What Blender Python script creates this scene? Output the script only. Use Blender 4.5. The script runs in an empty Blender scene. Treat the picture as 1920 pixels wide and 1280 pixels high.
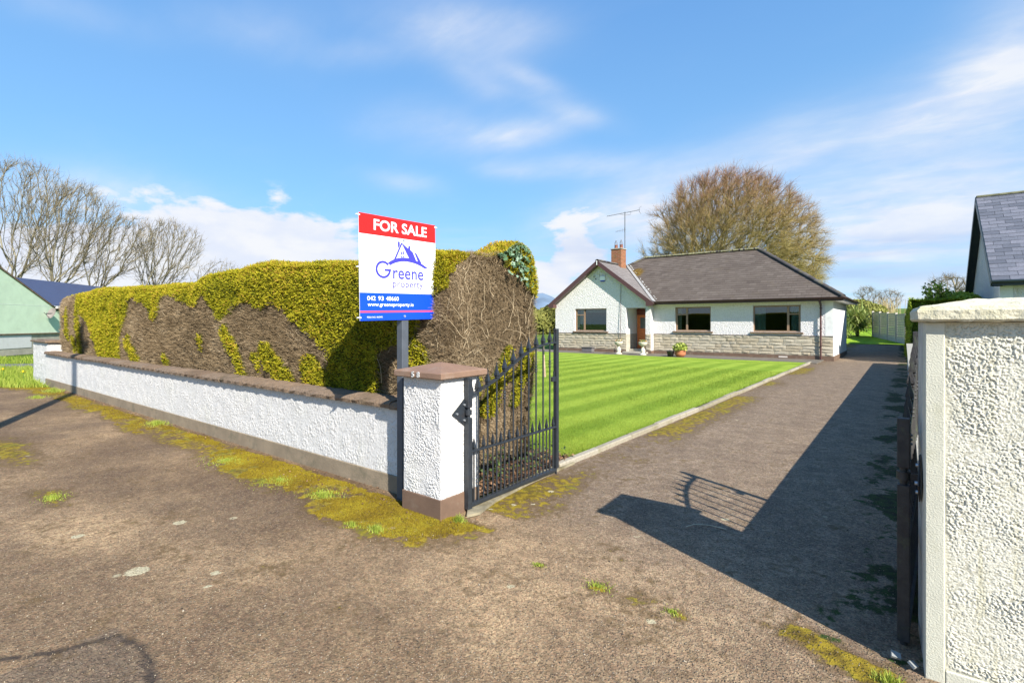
import bpy, math, random
import numpy as np
from mathutils import Vector, Matrix
random.seed(7); RNG = np.random.default_rng(11)
S = bpy.context.scene; COL = S.collection; PI = math.pi

# ------------------------------------------------------------------ camera
cam = bpy.data.cameras.new('camera'); camo = bpy.data.objects.new('camera', cam); COL.objects.link(camo)
camo.location = (0, 0, 1.6); camo.rotation_euler = (PI/2, 0, math.radians(37.63))
cam.sensor_width = 36; cam.lens = 18.0; cam.shift_y = -0.0182; cam.clip_start = 0.05; cam.clip_end = 12000
S.camera = camo
# ------------------------------------------------------------------ sun
SUN = Vector((2.118, -0.95, 1.65)).normalized()
sl = bpy.data.lights.new('sun', 'SUN'); sl.energy = 4.6; sl.angle = math.radians(0.5); sl.color = (1.0, 0.95, 0.87)
so = bpy.data.objects.new('sun', sl); COL.objects.link(so); so.location = (10, -5, 12)
so.rotation_euler = SUN.to_track_quat('Z', 'Y').to_euler()
SUN_EL = math.asin(SUN.z); SUN_AZ = math.atan2(SUN.x, SUN.y)
# ------------------------------------------------------------------ exposure
vs = S.view_settings; vs.view_transform = 'Standard'; vs.look = 'None'; vs.gamma = 1; vs.use_curve_mapping = False
vs.exposure = 1.05
# ------------------------------------------------------------------ world: Nishita sky with cirrus and low cumulus
W = bpy.data.worlds.new('World'); S.world = W; W.use_nodes = True
nt = W.node_tree; nt.nodes.clear()
class NG:
    """tiny node-graph writer"""
    def __init__(s, nt): s.nt = nt
    def n(s, t, **k):
        x = s.nt.nodes.new(t)
        for a, b in k.items(): setattr(x, a, b)
        return x
    def put(s, sock, v):
        if isinstance(v, bpy.types.NodeSocket): s.nt.links.new(v, sock)
        elif v is not None:
            if sock.type == 'RGBA' and not hasattr(v, '__len__'): v = (v, v, v, 1)
            if sock.type == 'RGBA' and len(v) == 3: v = (*v, 1)
            sock.default_value = v
    def m(s, op, a, b=None, c=None, clamp=False):
        x = s.n('ShaderNodeMath', operation=op, use_clamp=clamp)
        for i, v in enumerate((a, b, c)):
            if v is not None: s.put(x.inputs[i], v)
        return x.outputs[0]
    def step(s, v, lo, hi, a=0., b=1.):
        x = s.n('ShaderNodeMapRange', interpolation_type='SMOOTHSTEP')
        s.put(x.inputs[0], v); s.put(x.inputs[1], lo); s.put(x.inputs[2], hi); s.put(x.inputs[3], a); s.put(x.inputs[4], b)
        return x.outputs[0]
    def mix(s, f, a, b, mode='MIX'):
        x = s.n('ShaderNodeMix', data_type='RGBA', blend_type=mode)
        s.put(x.inputs[0], f); s.put(x.inputs[6], a); s.put(x.inputs[7], b)
        return x.outputs[2]
    def noise(s, vec, scale, detail=4, rough=.55, dist=0.):
        x = s.n('ShaderNodeTexNoise'); s.put(x.inputs['Vector'], vec)
        x.inputs['Scale'].default_value = scale; x.inputs['Detail'].default_value = detail
        x.inputs['Roughness'].default_value = rough; x.inputs['Distortion'].default_value = dist
        return x.outputs['Fac']
    def voro(s, vec, scale, feature='F1', out='Distance', rnd=1.):
        x = s.n('ShaderNodeTexVoronoi', feature=feature); s.put(x.inputs['Vector'], vec)
        x.inputs['Scale'].default_value = scale; x.inputs['Randomness'].default_value = rnd
        return x.outputs[out]
    def scale(s, vec, v, loc=(0, 0, 0), rot=(0, 0, 0)):
        x = s.n('ShaderNodeMapping'); s.put(x.inputs['Vector'], vec)
        x.inputs['Scale'].default_value = v; x.inputs['Location'].default_value = loc; x.inputs['Rotation'].default_value = rot
        return x.outputs[0]
    def comb(s, a, b, c):
        x = s.n('ShaderNodeCombineXYZ'); s.put(x.inputs[0], a); s.put(x.inputs[1], b); s.put(x.inputs[2], c); return x.outputs[0]
    def attr(s, name, out='Fac'):
        x = s.n('ShaderNodeAttribute', attribute_name=name); return x.outputs[out]
    def bump(s, h, strength, dist, nrm=None):
        x = s.n('ShaderNodeBump'); x.inputs['Strength'].default_value = strength; x.inputs['Distance'].default_value = dist
        s.put(x.inputs['Height'], h)
        if nrm is not None: s.put(x.inputs['Normal'], nrm)
        return x.outputs[0]
g = NG(nt)
sky = g.n('ShaderNodeTexSky', sky_type='NISHITA'); sky.sun_disc = False
sky.sun_elevation = SUN_EL; sky.sun_rotation = SUN_AZ; sky.altitude = 50; sky.air_density = 1.0; sky.dust_density = 0.35; sky.ozone_density = 2.2
tc = g.n('ShaderNodeTexCoord').outputs['Generated']
sep = g.n('ShaderNodeSeparateXYZ'); g.put(sep.inputs[0], tc)
dx, dy, dz = sep.outputs
az = g.m('ARCTAN2', dx, dy)
el = g.m('ARCSINE', dz)
# cloud coordinates: flattened plane for high cirrus, azimuth/elevation for low banks
zz = g.m('ADD', g.m('MAXIMUM', dz, 0.0), 0.22)
plane = g.comb(g.m('DIVIDE', dx, zz), g.m('DIVIDE', dy, zz), 0.0)
wisp = g.noise(g.scale(plane, (1.0, 1.9, 1.0), rot=(0, 0, 0.75)), 1.6, 5, .52, .35)
fine = g.noise(g.scale(plane, (1.0, 2.2, 1.0), loc=(3, 1, 0), rot=(0, 0, 0.8)), 4.5, 5, .6, .3)
puff = g.noise(g.scale(g.comb(az, el, 0.0), (1.0, 2.1, 1.0)), 8.0, 7, .55, .15)
band = g.noise(g.scale(g.comb(az, el, 0.0), (1.0, 7.0, 1.0)), 3.2, 5, .55, .2)
D = math.radians
def azel(px, py):
    a = math.atan((px-960)/960); e = math.atan((605-py)/960*math.cos(a)); return a-D(37.63), e
def blob(px, py, wx, wy, slope=0.):
    a, e = azel(px, py); wa = wx/960*math.cos(a+D(37.63))**2; we = wy/960*math.cos(a+D(37.63))
    u = g.m('DIVIDE', g.m('SUBTRACT', az, a), wa)
    e2 = g.m('SUBTRACT', g.m('SUBTRACT', el, e), g.m('MULTIPLY', g.m('SUBTRACT', az, a), slope))
    v = g.m('DIVIDE', e2, we)
    r2 = g.m('ADD', g.m('MULTIPLY', u, u), g.m('MULTIPLY', v, v))
    return g.m('EXPONENT', g.m('MULTIPLY', r2, -1.0))
def addup(l):
    r = l[0]
    for x in l[1:]: r = g.m('ADD', r, x)
    return r
cir = addup([g.m('MULTIPLY', blob(*b[:5]), b[5]) for b in [
    (870, 55, 130, 40, 0, 1.05), (1000, 150, 60, 16, -.3, .6), (690, 100, 70, 20, .2, .4), (960, 320, 60, 16, 0, .6), (960, 250, 100, 24, .15, 1.0), (1060, 205, 80, 18, -.3, .55), (800, 240, 110, 40, 0, .35), (760, 340, 60, 18, 0, .45),
    (1090, 310, 110, 22, 0, .45), (1900, 120, 170, 110, .4, 1.2), (1800, 190, 200, 40, .25, .85), (1560, 250, 280, 60, .1, .5),
    (1480, 300, 90, 16, .2, .5), (480, 60, 120, 40, 0, .25), (1650, 420, 420, 90, .05, 1.5), (1250, 380, 160, 60, .1, .6), (900, 150, 60, 30, -.4, .35),
    (1150, 410, 140, 45, .1, 1.0), (1000, 530, 160, 40, 0, .9), (180, 380, 260, 60, 0, .7), (100, 10, 160, 30, 0, .2)]])
cir = g.m('MULTIPLY', cir, g.m('ADD', g.m('ADD', g.m('MULTIPLY', g.step(wisp, .32, .70), .42), .34), g.m('MULTIPLY', g.step(fine, .35, .75), .22)))
general = g.m('MULTIPLY', g.step(wisp, .50, .85), .08)
cir = g.m('MINIMUM', g.m('ADD', cir, general), 0.92)
# low bank of cumulus: everything under a wavering elevation
low_top = addup([g.m('MULTIPLY', blob(*b[:5]), b[5]) for b in [
    (500, 440, 200, 70, 0, 1.), (180, 470, 330, 80, 0, 1.), (420, 500, 160, 70, 0, .9), (620, 480, 80, 50, 0, .7), (40, 520, 200, 90, 0, .9), (1040, 525, 110, 50, 0, 1.0), (1110, 450, 120, 60, 0, .75)]])
puffs = g.m('MULTIPLY', g.step(g.m('ADD', g.m('MULTIPLY', low_top, .56), g.m('MULTIPLY', g.m('SUBTRACT', puff, .5), 1.7)), .26, .50), g.step(low_top, .10, .32))
horizon = g.m('MULTIPLY', g.step(el, D(13), D(2)), g.step(band, .30, .62))
horizon = g.m('MULTIPLY', horizon, .85)
cloud = g.m('MINIMUM', g.m('MAXIMUM', g.m('MAXIMUM', cir, puffs), horizon), 1.0)
# colours: sky tinted towards the deep clear blue of the photo's day, whitened towards the ground
hs = g.n('ShaderNodeHueSaturation'); hs.inputs['Saturation'].default_value = 1.12; hs.inputs['Value'].default_value = 1.0
g.put(hs.inputs['Color'], sky.outputs[0])
blue = g.mix(1.0, hs.outputs[0], (.62, .82, .97), 'MULTIPLY')
SKYC = (3.7, 3.8, 4.0)
shade = g.step(puff, .38, .62)
greyband = g.m('MULTIPLY', g.m('MINIMUM', addup([blob(1600, 515, 330, 20, 0), blob(1560, 470, 300, 18, .03), g.m('MULTIPLY', blob(1120, 470, 130, 30), .6)]), 1.0), g.step(band, .35, .6))
cc = g.mix(shade, (3.2, 3.45, 4.0), SKYC)
cc = g.mix(g.m('MULTIPLY', greyband, .75), cc, (1.7, 2.3, 3.6))
even = g.mix(g.step(el, D(4), D(48)), (1.25, 2.50, 3.9), (.56, 1.48, 3.35))
blue = g.mix(.72, blue, even)
final = g.mix(cloud, blue, cc)
bg = g.n('ShaderNodeBackground'); bg.inputs['Strength'].default_value = 0.12
g.put(bg.inputs['Color'], final)
wo = g.n('ShaderNodeOutputWorld'); nt.links.new(bg.outputs[0], wo.inputs[0])
S.render.engine = 'CYCLES'

# ------------------------------------------------------------------ helpers
def tag(o, label=None, cat=None, group=None, kind=None):
    if label: o['label'] = label
    if cat: o['category'] = cat
    if group: o['group'] = group
    if kind: o['kind'] = kind
    return o
def empty(name, loc=(0, 0, 0), label=None, cat=None, group=None, kind=None, rz=0.):
    o = bpy.data.objects.new(name, None); COL.objects.link(o); o.location = loc; o.rotation_euler = (0, 0, rz)
    o.empty_display_size = .1
    return tag(o, label, cat, group, kind)
def link(name, me, mat=None, parent=None, kind=None):
    if mat is not None and not me.materials: me.materials.append(mat)
    o = bpy.data.objects.new(name, me); COL.objects.link(o)
    if parent is not None: o.parent = parent
    if kind: o['kind'] = kind
    return o
def npmesh(name, V, F, smooth=False, attrs=None):
    """V (n,3), F (m,k) constant face size"""
    V = np.asarray(V, np.float32); F = np.asarray(F, np.int32)
    me = bpy.data.meshes.new(name); k = F.shape[1]
    me.vertices.add(len(V)); me.vertices.foreach_set('co', V.ravel())
    me.loops.add(F.size); me.loops.foreach_set('vertex_index', F.ravel())
    me.polygons.add(len(F)); me.polygons.foreach_set('loop_start', np.arange(0, F.size, k, dtype=np.int32))
    if smooth: me.polygons.foreach_set('use_smooth', np.ones(len(F), bool))
    if attrs:
        for n, a in attrs.items():
            at = me.attributes.new(n, 'FLOAT', 'POINT'); at.data.foreach_set('value', np.asarray(a, np.float32))
    me.update(calc_edges=True); me.validate()
    return me
class MB:
    """mesh builder"""
    def __init__(s): s.v = []; s.f = []; s.sm = []
    def add(s, vs_, fs, smooth=False):
        o = len(s.v); s.v += [tuple(v) for v in vs_]
        for f in fs: s.f.append([i+o for i in f]); s.sm.append(smooth)
        return s
    def box(s, x0, x1, y0, y1, z0, z1, M=None, c=0.):
        if c > 0:  # chamfered box: 24 verts
            vs_ = []; idx = {}
            X = (x0, x1); Y = (y0, y1); Z = (z0, z1)
            for i in (0, 1):
                for j in (0, 1):
                    for k in (0, 1):
                        sx, sy, sz = (1-2*i), (1-2*j), (1-2*k)
                        for ax in range(3):
                            p = [X[i]+sx*c, Y[j]+sy*c, Z[k]+sz*c]
                            p[ax] -= (sx, sy, sz)[ax]*c
                            idx[(i, j, k, ax)] = len(vs_); vs_.append(p)
            fs = []
            for i in (0, 1):
                q = [idx[(i, 0, 0, 0)], idx[(i, 1, 0, 0)], idx[(i, 1, 1, 0)], idx[(i, 0, 1, 0)]]; fs.append(q if i else q[::-1])
                q = [idx[(0, i, 0, 1)], idx[(0, i, 1, 1)], idx[(1, i, 1, 1)], idx[(1, i, 0, 1)]]; fs.append(q if i else q[::-1])
                q = [idx[(0, 0, i, 2)], idx[(1, 0, i, 2)], idx[(1, 1, i, 2)], idx[(0, 1, i, 2)]]; fs.append(q if i else q[::-1])
            for i in (0, 1):
                for j in (0, 1):
                    for (a, b, mk) in ((0, 1, lambda t: (i, j, t)), (0, 2, lambda t: (i, t, j)), (1, 2, lambda t: (t, i, j))):
                        q = [idx[(*mk(0), a)], idx[(*mk(1), a)], idx[(*mk(1), b)], idx[(*mk(0), b)]]
                        flip = ((i+j) % 2 == 0) != (a == 0 and b == 2)
                        fs.append(q if flip else q[::-1])
                    for k in (0, 1):
                        q = [idx[(i, j, k, 0)], idx[(i, j, k, 1)], idx[(i, j, k, 2)]]
                        fs.append(q if (i+j+k) % 2 else q[::-1])
        else:
            vs_ = [(x, y, z) for z in (z0, z1) for y in (y0, y1) for x in (x0, x1)]
            fs = [(0, 2, 3, 1), (4, 5, 7, 6), (0, 1, 5, 4), (2, 6, 7, 3), (0, 4, 6, 2), (1, 3, 7, 5)]
        if M is not None: vs_ = [M @ Vector(v) for v in vs_]
        return s.add(vs_, fs)
    def quad(s, a, b, c, d): return s.add([a, b, c, d], [(0, 1, 2, 3)])
    def tube(s, pts, r, n=8, cap=True, smooth=True):
        pts = [Vector(p) for p in pts]
        if not hasattr(r, '__len__'): r = [r]*len(pts)
        vs_ = []
        for i, p in enumerate(pts):
            t = (pts[min(i+1, len(pts)-1)]-pts[max(i-1, 0)]).normalized()
            a = t.cross(Vector((0, 0, 1)) if abs(t.z) < .9 else Vector((1, 0, 0))).normalized(); b = t.cross(a)
            for k in range(n):
                w = 2*PI*k/n+PI/n; vs_.append(p+(a*math.cos(w)+b*math.sin(w))*r[i])
        fs = [(i*n+k, i*n+(k+1) % n, (i+1)*n+(k+1) % n, (i+1)*n+k) for i in range(len(pts)-1) for k in range(n)]
        s.add(vs_, fs, smooth)
        if cap:
            s.add(vs_[:n], [list(range(n))[::-1]]); s.add(vs_[-n:], [list(range(n))])
        return s
    def lathe(s, prof, cx, cy, n=16, smooth=True):
        vs_ = [(cx+r*math.cos(2*PI*k/n), cy+r*math.sin(2*PI*k/n), z) for r, z in prof for k in range(n)]
        fs = [(i*n+k, i*n+(k+1) % n, (i+1)*n+(k+1) % n, (i+1)*n+k) for i in range(len(prof)-1) for k in range(n)]
        return s.add(vs_, fs, smooth)
    def prism(s, poly, d, M=None):
        """poly list of 3D pts, extruded by vector d"""
        P = [Vector(p) for p in poly]; d = Vector(d); n = len(P)
        vs_ = P+[p+d for p in P]
        if M is not None: vs_ = [M @ v for v in vs_]
        nrm = sum(((P[i]-P[0]).cross(P[(i+1) % n]-P[0]) for i in range(1, n-1)), Vector())
        fl = nrm.dot(d) > 0
        fs = [list(range(n))[::-1], list(range(n, 2*n))]+[(i, (i+1) % n, n+(i+1) % n, n+i) for i in range(n)]
        if not fl: fs = [list(f)[::-1] for f in fs]
        return s.add(vs_, fs)
    def mesh(s, name='m'):
        me = bpy.data.meshes.new(name); me.from_pydata([tuple(v) for v in s.v], [], s.f); me.update()
        me.polygons.foreach_set('use_smooth', s.sm)
        return me
    def build(s, name, mat=None, parent=None, kind=None):
        return link(name, s.mesh(name), mat, parent, kind)
# numpy value noise
def _h(i, j, k, seed):
    n = (i.astype(np.int64)*374761393+j.astype(np.int64)*668265263+k.astype(np.int64)*2147483647+seed*974711) & 0xffffffff
    n = ((n ^ (n >> 13))*1274126177) & 0xffffffff
    n = ((n ^ (n >> 16))*2246822519) & 0xffffffff
    return ((n ^ (n >> 15)) & 0xffff)/65535.
def vnoise(x, y, z=None, seed=0):
    x = np.asarray(x, float); y = np.asarray(y, float); z = np.zeros_like(x) if z is None else np.asarray(z, float)+0*x
    xi, yi, zi = np.floor(x), np.floor(y), np.floor(z); fx, fy, fz = x-xi, y-yi, z-zi
    fx, fy, fz = (f*f*(3-2*f) for f in (fx, fy, fz)); r = 0
    for a in (0, 1):
        for b in (0, 1):
            for c in (0, 1):
                r = r+_h(xi+a, yi+b, zi+c, seed)*(fx if a else 1-fx)*(fy if b else 1-fy)*(fz if c else 1-fz)
    return r
def fbm(x, y, z=None, seed=0, oc=4, g_=.5):
    t = 0; a = 1; s_ = 0; x = np.asarray(x, float); y = np.asarray(y, float)
    for o in range(oc):
        t = t+a*vnoise(x*2**o, y*2**o, None if z is None else np.asarray(z)*2**o, seed+o*17); s_ += a; a *= g_
    return t/s_
def sst(x, a, b):
    t = np.clip((np.asarray(x, float)-a)/(b-a), 0, 1); return t*t*(3-2*t)
def inpoly(x, y, poly):
    x = np.asarray(x, float); y = np.asarray(y, float); c = np.zeros(x.shape, bool); n = len(poly); j = n-1
    for i in range(n):
        xi, yi = poly[i]; xj, yj = poly[j]
        if yi != yj:
            c ^= ((yi > y) != (yj > y)) & (x < (xj-xi)*(y-yi)/(yj-yi)+xi)
        j = i
    return c
def terrain(x, y):
    """ground height: flat round the gate and the bungalow, rising gently behind"""
    x = np.asarray(x, float); y = np.asarray(y, float)
    a = np.maximum(y-29, 0)
    return np.where(a > 0, .045*a*a/(a+5), 0)*np.clip(1-(a-70)/400, .5, 1)

# ------------------------------------------------------------------ materials
def mat(name):
    m = bpy.data.materials.new(name); m.use_nodes = True; t = m.node_tree; t.nodes.clear()
    q = NG(t); b = q.n('ShaderNodeBsdfPrincipled'); o = q.n('ShaderNodeOutputMaterial'); t.links.new(b.outputs[0], o.inputs[0])
    return m, q, b
def coord(q, kind='Object'): return q.n('ShaderNodeTexCoord').outputs[kind]
def pos(q): return q.n('ShaderNodeNewGeometry').outputs['Position']
def plain(name, c, rough=.6, var=.12, nscale=6., metal=0., bump=0., bscale=60., spec=.5, dirt=None):
    m, q, b = mat(name); P_ = pos(q)
    n1 = q.noise(P_, nscale, 5, .6); f = q.step(n1, .3, .7)
    lo = tuple(x*(1-var) for x in c); hi = tuple(min(1, x*(1+var)) for x in c)
    col = q.mix(f, lo, hi)
    if dirt: col = q.mix(q.m('MULTIPLY', q.step(q.noise(P_, nscale*.6+1.3, 6, .65), .52, .72), dirt[1]), col, dirt[0])
    q.put(b.inputs['Base Color'], col); b.inputs['Roughness'].default_value = rough; b.inputs['Metallic'].default_value = metal
    b.inputs['Specular IOR Level'].default_value = spec
    if bump: q.put(b.inputs['Normal'], q.bump(q.noise(P_, bscale, 4, .6), .6, bump))
    return m
def roughcast(name, c, scale=42., depth=.012, dirt=.25, tint=(.30, .29, .22)):
    m, q, b = mat(name); P_ = pos(q)
    a = q.noise(P_, scale, 3, .5, .4); v = q.voro(P_, scale*1.25, 'SMOOTH_F1')
    h = q.m('ADD', q.step(a, .38, .66), q.m('MULTIPLY', v, -.7))
    big = q.noise(P_, 1.7, 5, .65); grime = q.m('MULTIPLY', q.step(big, .5, .78), dirt)
    pit = q.m('MULTIPLY', q.step(h, .05, -.45), .45)
    col = q.mix(q.m('ADD', grime, pit, clamp=True), c, tint)
    q.put(b.inputs['Base Color'], col); b.inputs['Roughness'].default_value = .85; b.inputs['Specular IOR Level'].default_value = .2
    q.put(b.inputs['Normal'], q.bump(h, 1.0, depth))
    return m
def attrmat(name, cols, rough=.7, trans=0., attr='shade', spec=.3):
    """colour ramp driven by a per-vertex random attribute"""
    m, q, b = mat(name); r = q.n('ShaderNodeValToRGB'); e = r.color_ramp.elements
    while len(e) > 1: e.remove(e[-1])
    for i, (p, c) in enumerate(cols):
        x = e[0] if i == 0 else e.new(p)
        x.position = p; x.color = (*c, 1)
    q.put(r.inputs[0], q.attr(attr)); q.put(b.inputs['Base Color'], r.outputs[0])
    b.inputs['Roughness'].default_value = rough; b.inputs['Specular IOR Level'].default_value = spec
    if trans:
        tr = q.n('ShaderNodeBsdfTranslucent'); q.put(tr.inputs[0], r.outputs[0])
        mx = q.n('ShaderNodeMixShader'); mx.inputs[0].default_value = trans
        q.nt.links.new(b.outputs[0], mx.inputs[1]); q.nt.links.new(tr.outputs[0], mx.inputs[2])
        q.nt.links.new(mx.outputs[0], [n for n in q.nt.nodes if n.type == 'OUTPUT_MATERIAL'][0].inputs[0])
    return m
M_roughw = roughcast('white_roughcast', (.66, .65, .62), 36, .008, .10, (.42, .41, .38))
M_wallface = plain('white_masonry_paint', (.60, .59, .565), .8, .03, 5, bump=.004, bscale=140, spec=.2, dirt=((.42, .40, .30), .22))
M_creamface = plain('weathered_cream_paint', (.57, .555, .45), .8, .05, 7, bump=.006, bscale=150, spec=.2, dirt=((.42, .40, .26), .35))
M_smoothpaint = plain('smooth_white_paint', (.72, .72, .69), .75, .04, 4, bump=.003, bscale=90, spec=.25, dirt=((.45, .43, .36), .25))  # smooth white paint, same tone wherever it is used
M_capcream = plain('lichened_cream_capping', (.58, .54, .40), .85, .08, 9, bump=.012, bscale=60, spec=.2, dirt=((.42, .38, .20), .6))
M_brown = plain('brown_plinth_paint', (.15, .092, .06), .75, .12, 5, bump=.003, bscale=80, dirt=((.26, .23, .17), .4))
M_brownup = plain('brown_capping_paint', (.215, .13, .085), .75, .1, 6, bump=.005, bscale=90, dirt=((.30, .25, .2), .35))
M_coping = plain('weathered_brown_coping', (.19, .13, .085), .9, .25, 8, bump=.02, bscale=45, dirt=((.055, .045, .035), .8))
M_render = plain('bare_cement_plinth', (.25, .195, .13), .9, .15, 4, bump=.008, bscale=60, dirt=((.12, .11, .07), .7))
M_pvc = plain('brown_purple_pvc', (.085, .038, .036), .35, .08, 3)
M_gutter = plain('dark_brown_gutter', (.05, .02, .018), .4, .1, 3)
M_iron = plain('grey_painted_iron', (.022, .027, .033), .45, .18, 25, bump=.002, bscale=160, dirt=((.10, .06, .04), .18))
M_iron_old = plain('weathered_dark_iron', (.034, .030, .028), .6, .3, 22, bump=.004, bscale=120, dirt=((.10, .13, .05), .4))
M_post = plain('sign_post_grey_paint', (.075, .085, .10), .5, .1, 12)
M_concrete = plain('pale_concrete', (.36, .335, .27), .9, .14, 7, bump=.01, bscale=70, dirt=((.17, .15, .09), .55))
M_fencec = plain('grey_fence_concrete', (.60, .53, .46), .9, .1, 4, bump=.006, bscale=50)
M_dark = plain('near_black', (.02, .02, .022), .9, .1, 3)
M_frame = plain('brown_window_frame', (.27, .175, .11), .45, .1, 5)
M_curtain = plain('cream_curtain', (.75, .68, .54), .9, .1, 5)
M_curtaing = plain('green_grey_curtain', (.38, .55, .50), .9, .12, 5)
M_door = plain('orange_brown_door', (.72, .19, .05), .4, .15, 9)
M_doordark = plain('dark_red_fanlight_panel', (.14, .03, .02), .4, .15, 9)
M_slate = attrmat('weathered_grey_slate', [(0, (.045, .038, .036)), (.5, (.088, .074, .07)), (1, (.16, .14, .13))], .75)
M_slate2 = attrmat('blue_grey_slate', [(0, (.10, .105, .125)), (.5, (.16, .165, .19)), (1, (.23, .23, .25))], .6)
def piece_mat(name, cols, rough=.8, bump=.006, bscale=40, mossy=None):
    m, q, b = mat(name); oi = q.n('ShaderNodeObjectInfo').outputs['Random']; P_ = pos(q)
    r = q.n('ShaderNodeValToRGB'); e = r.color_ramp.elements
    while len(e) > 1: e.remove(e[-1])
    for i, (p, c) in enumerate(cols):
        x = e[0] if i == 0 else e.new(p)
        x.position = p; x.color = (*c, 1)
    q.put(r.inputs[0], oi); n = q.noise(P_, bscale, 5, .65)
    col = q.mix(q.step(n, .35, .7), r.outputs[0], tuple(x*.6 for x in cols[0][1]))
    col = q.mix(.55, col, r.outputs[0])
    if mossy: col = q.mix(q.m('MULTIPLY', q.step(q.noise(P_, 3.1, 5, .6), .52, .7), mossy[1]), col, mossy[0])
    q.put(b.inputs['Base Color'], col); b.inputs['Roughness'].default_value = rough
    q.put(b.inputs['Normal'], q.bump(n, .8, bump)); b.inputs['Specular IOR Level'].default_value = .3
    return m
M_stone = piece_mat('pale_cladding_stone', [(0, (.40, .335, .235)), (.4, (.50, .43, .31)), (.75, (.45, .40, .31)), (1, (.57, .50, .37))], .9, .012, 28)
M_slatep = piece_mat('blue_grey_slate_piece', [(0, (.105, .11, .13)), (.5, (.15, .155, .18)), (1, (.20, .20, .23))], .55, .003, 20)
M_kerb = piece_mat('worn_kerb_concrete', [(0, (.27, .235, .165)), (.5, (.33, .29, .21)), (1, (.38, .34, .265))], .9, .01, 35, ((.17, .15, .05), .7))
M_brick = None
def glassmat(name, tint=(.02, .03, .035), fac=.55):
    m, q, b = mat(name); out = [n for n in q.nt.nodes if n.type == 'OUTPUT_MATERIAL'][0]
    gl = q.n('ShaderNodeBsdfGlossy'); gl.inputs['Roughness'].default_value = .015; gl.inputs['Color'].default_value = (.85, .9, .9, 1)
    tr = q.n('ShaderNodeBsdfTransparent'); tr.inputs[0].default_value = (.62, .66, .66, 1)
    fr = q.n('ShaderNodeFresnel'); fr.inputs[0].default_value = 1.5
    mx = q.n('ShaderNodeMixShader'); q.nt.links.new(q.m('ADD', fr.outputs[0], .05, clamp=True), mx.inputs[0])
    q.nt.links.new(tr.outputs[0], mx.inputs[1]); q.nt.links.new(gl.outputs[0], mx.inputs[2]); q.nt.links.new(mx.outputs[0], out.inputs[0])
    q.nt.nodes.remove(b)
    return m
M_glass = glassmat('window_glass')
# ================================================================== GROUND
def gridmesh(name, xs, ys, zf, attrs=None, keep=None, smooth=True):
    X, Y = np.meshgrid(xs, ys); Z = zf(X, Y); V = np.stack([X, Y, Z], -1).reshape(-1, 3)
    nx, ny = len(xs), len(ys); i = np.arange(ny-1)[:, None]*nx+np.arange(nx-1)[None, :]
    F = np.stack([i, i+1, i+1+nx, i+nx], -1).reshape(-1, 4)
    if keep is not None:
        c = V[F].mean(1); F = F[keep(c[:, 0], c[:, 1])]
    A = {k: f(X, Y).ravel() for k, f in attrs.items()} if attrs else None
    return npmesh(name, V, F, smooth, A)
def lines(*segs):
    """piecewise spacing: (start, stop, step)..."""
    out = []
    for a, b, s_ in segs: out += list(np.arange(a, b-1e-6, s_))
    return np.array(out+[segs[-1][1]])
# grass / field material
def grassmat(name, stripes=None, lo=(.055, .105, .012), hi=(.15, .25, .03), headland=None):
    m, q, b = mat(name); P_ = pos(q); sp = q.n('ShaderNodeSeparateXYZ'); q.put(sp.inputs[0], P_)
    wob = q.m('MULTIPLY', q.m('SUBTRACT', q.noise(P_, .35, 3, .5), .5), .4)
    f = q.step(q.noise(P_, 1.1, 6, .7), .3, .75)
    if stripes:
        x = q.m('ADD', sp.outputs[0], wob)
        w = q.m('SINE', q.m('MULTIPLY', x, 2*PI/stripes))
        if headland:
            w2 = q.m('SINE', q.m('MULTIPLY', q.m('ADD', sp.outputs[1], wob), 2*PI/1.05))
            k = q.step(q.m('ADD', sp.outputs[1], wob), headland-.2, headland+.2)
            w = q.m('ADD', q.m('MULTIPLY', w, q.m('SUBTRACT', 1., k)), q.m('MULTIPLY', w2, k))
        f = q.m('ADD', q.step(w, -.7, .7, .30, .80), q.m('MULTIPLY', q.m('SUBTRACT', f, .5), .45), clamp=True)
    col = q.mix(f, lo, hi)
    finen = q.noise(P_, 55, 4, .7)
    col = q.mix(q.m('MULTIPLY', q.step(finen, .45, .75), .5), col, tuple(min(1, x*1.55) for x in hi))
    col = q.mix(q.m('MULTIPLY', q.step(finen, .5, .25), .6), col, tuple(x*.35 for x in lo))
    q.put(b.inputs['Base Color'], col); b.inputs['Roughness'].default_value = .9; b.inputs['Specular IOR Level'].default_value = .1
    q.put(b.inputs['Normal'], q.bump(q.noise(P_, 38, 5, .7), .9, .03))
    return m
M_field = grassmat('rough_grass', None, (.06, .10, .018), (.14, .21, .035))
M_lawn = grassmat('striped_lawn', .88, (.12, .215, .014), (.31, .405, .05), 21.0)
M_backlawn = grassmat('back_lawn_stripes', 1.9, (.15, .29, .015), (.33, .47, .04))
ground = link('ground', gridmesh('ground', lines((-3000, -120, 240), (-120, 120, 4), (120, 3000, 240)), lines((-400, -60, 40), (-60, 130, 4), (130, 6000, 220)),
              lambda x, y: terrain(x, y)-.02*(np.abs(x) < 60)*(np.abs(y) < 60)), M_field, kind='structure')
def hillz(x, y):
    a = np.arctan2(x, y)
    pk = 215*np.exp(-((a+.60)/.075)**2)+120*np.exp(-((a+.80)/.12)**2)+60*np.exp(-((a+.2)/.18)**2)+60*np.exp(-((a+1.15)/.15)**2)
    d = np.hypot(x, y); return -30+pk*sst(d, 2300, 3400)*(.8+.4*fbm(x/400, y/400, seed=3))+8
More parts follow.
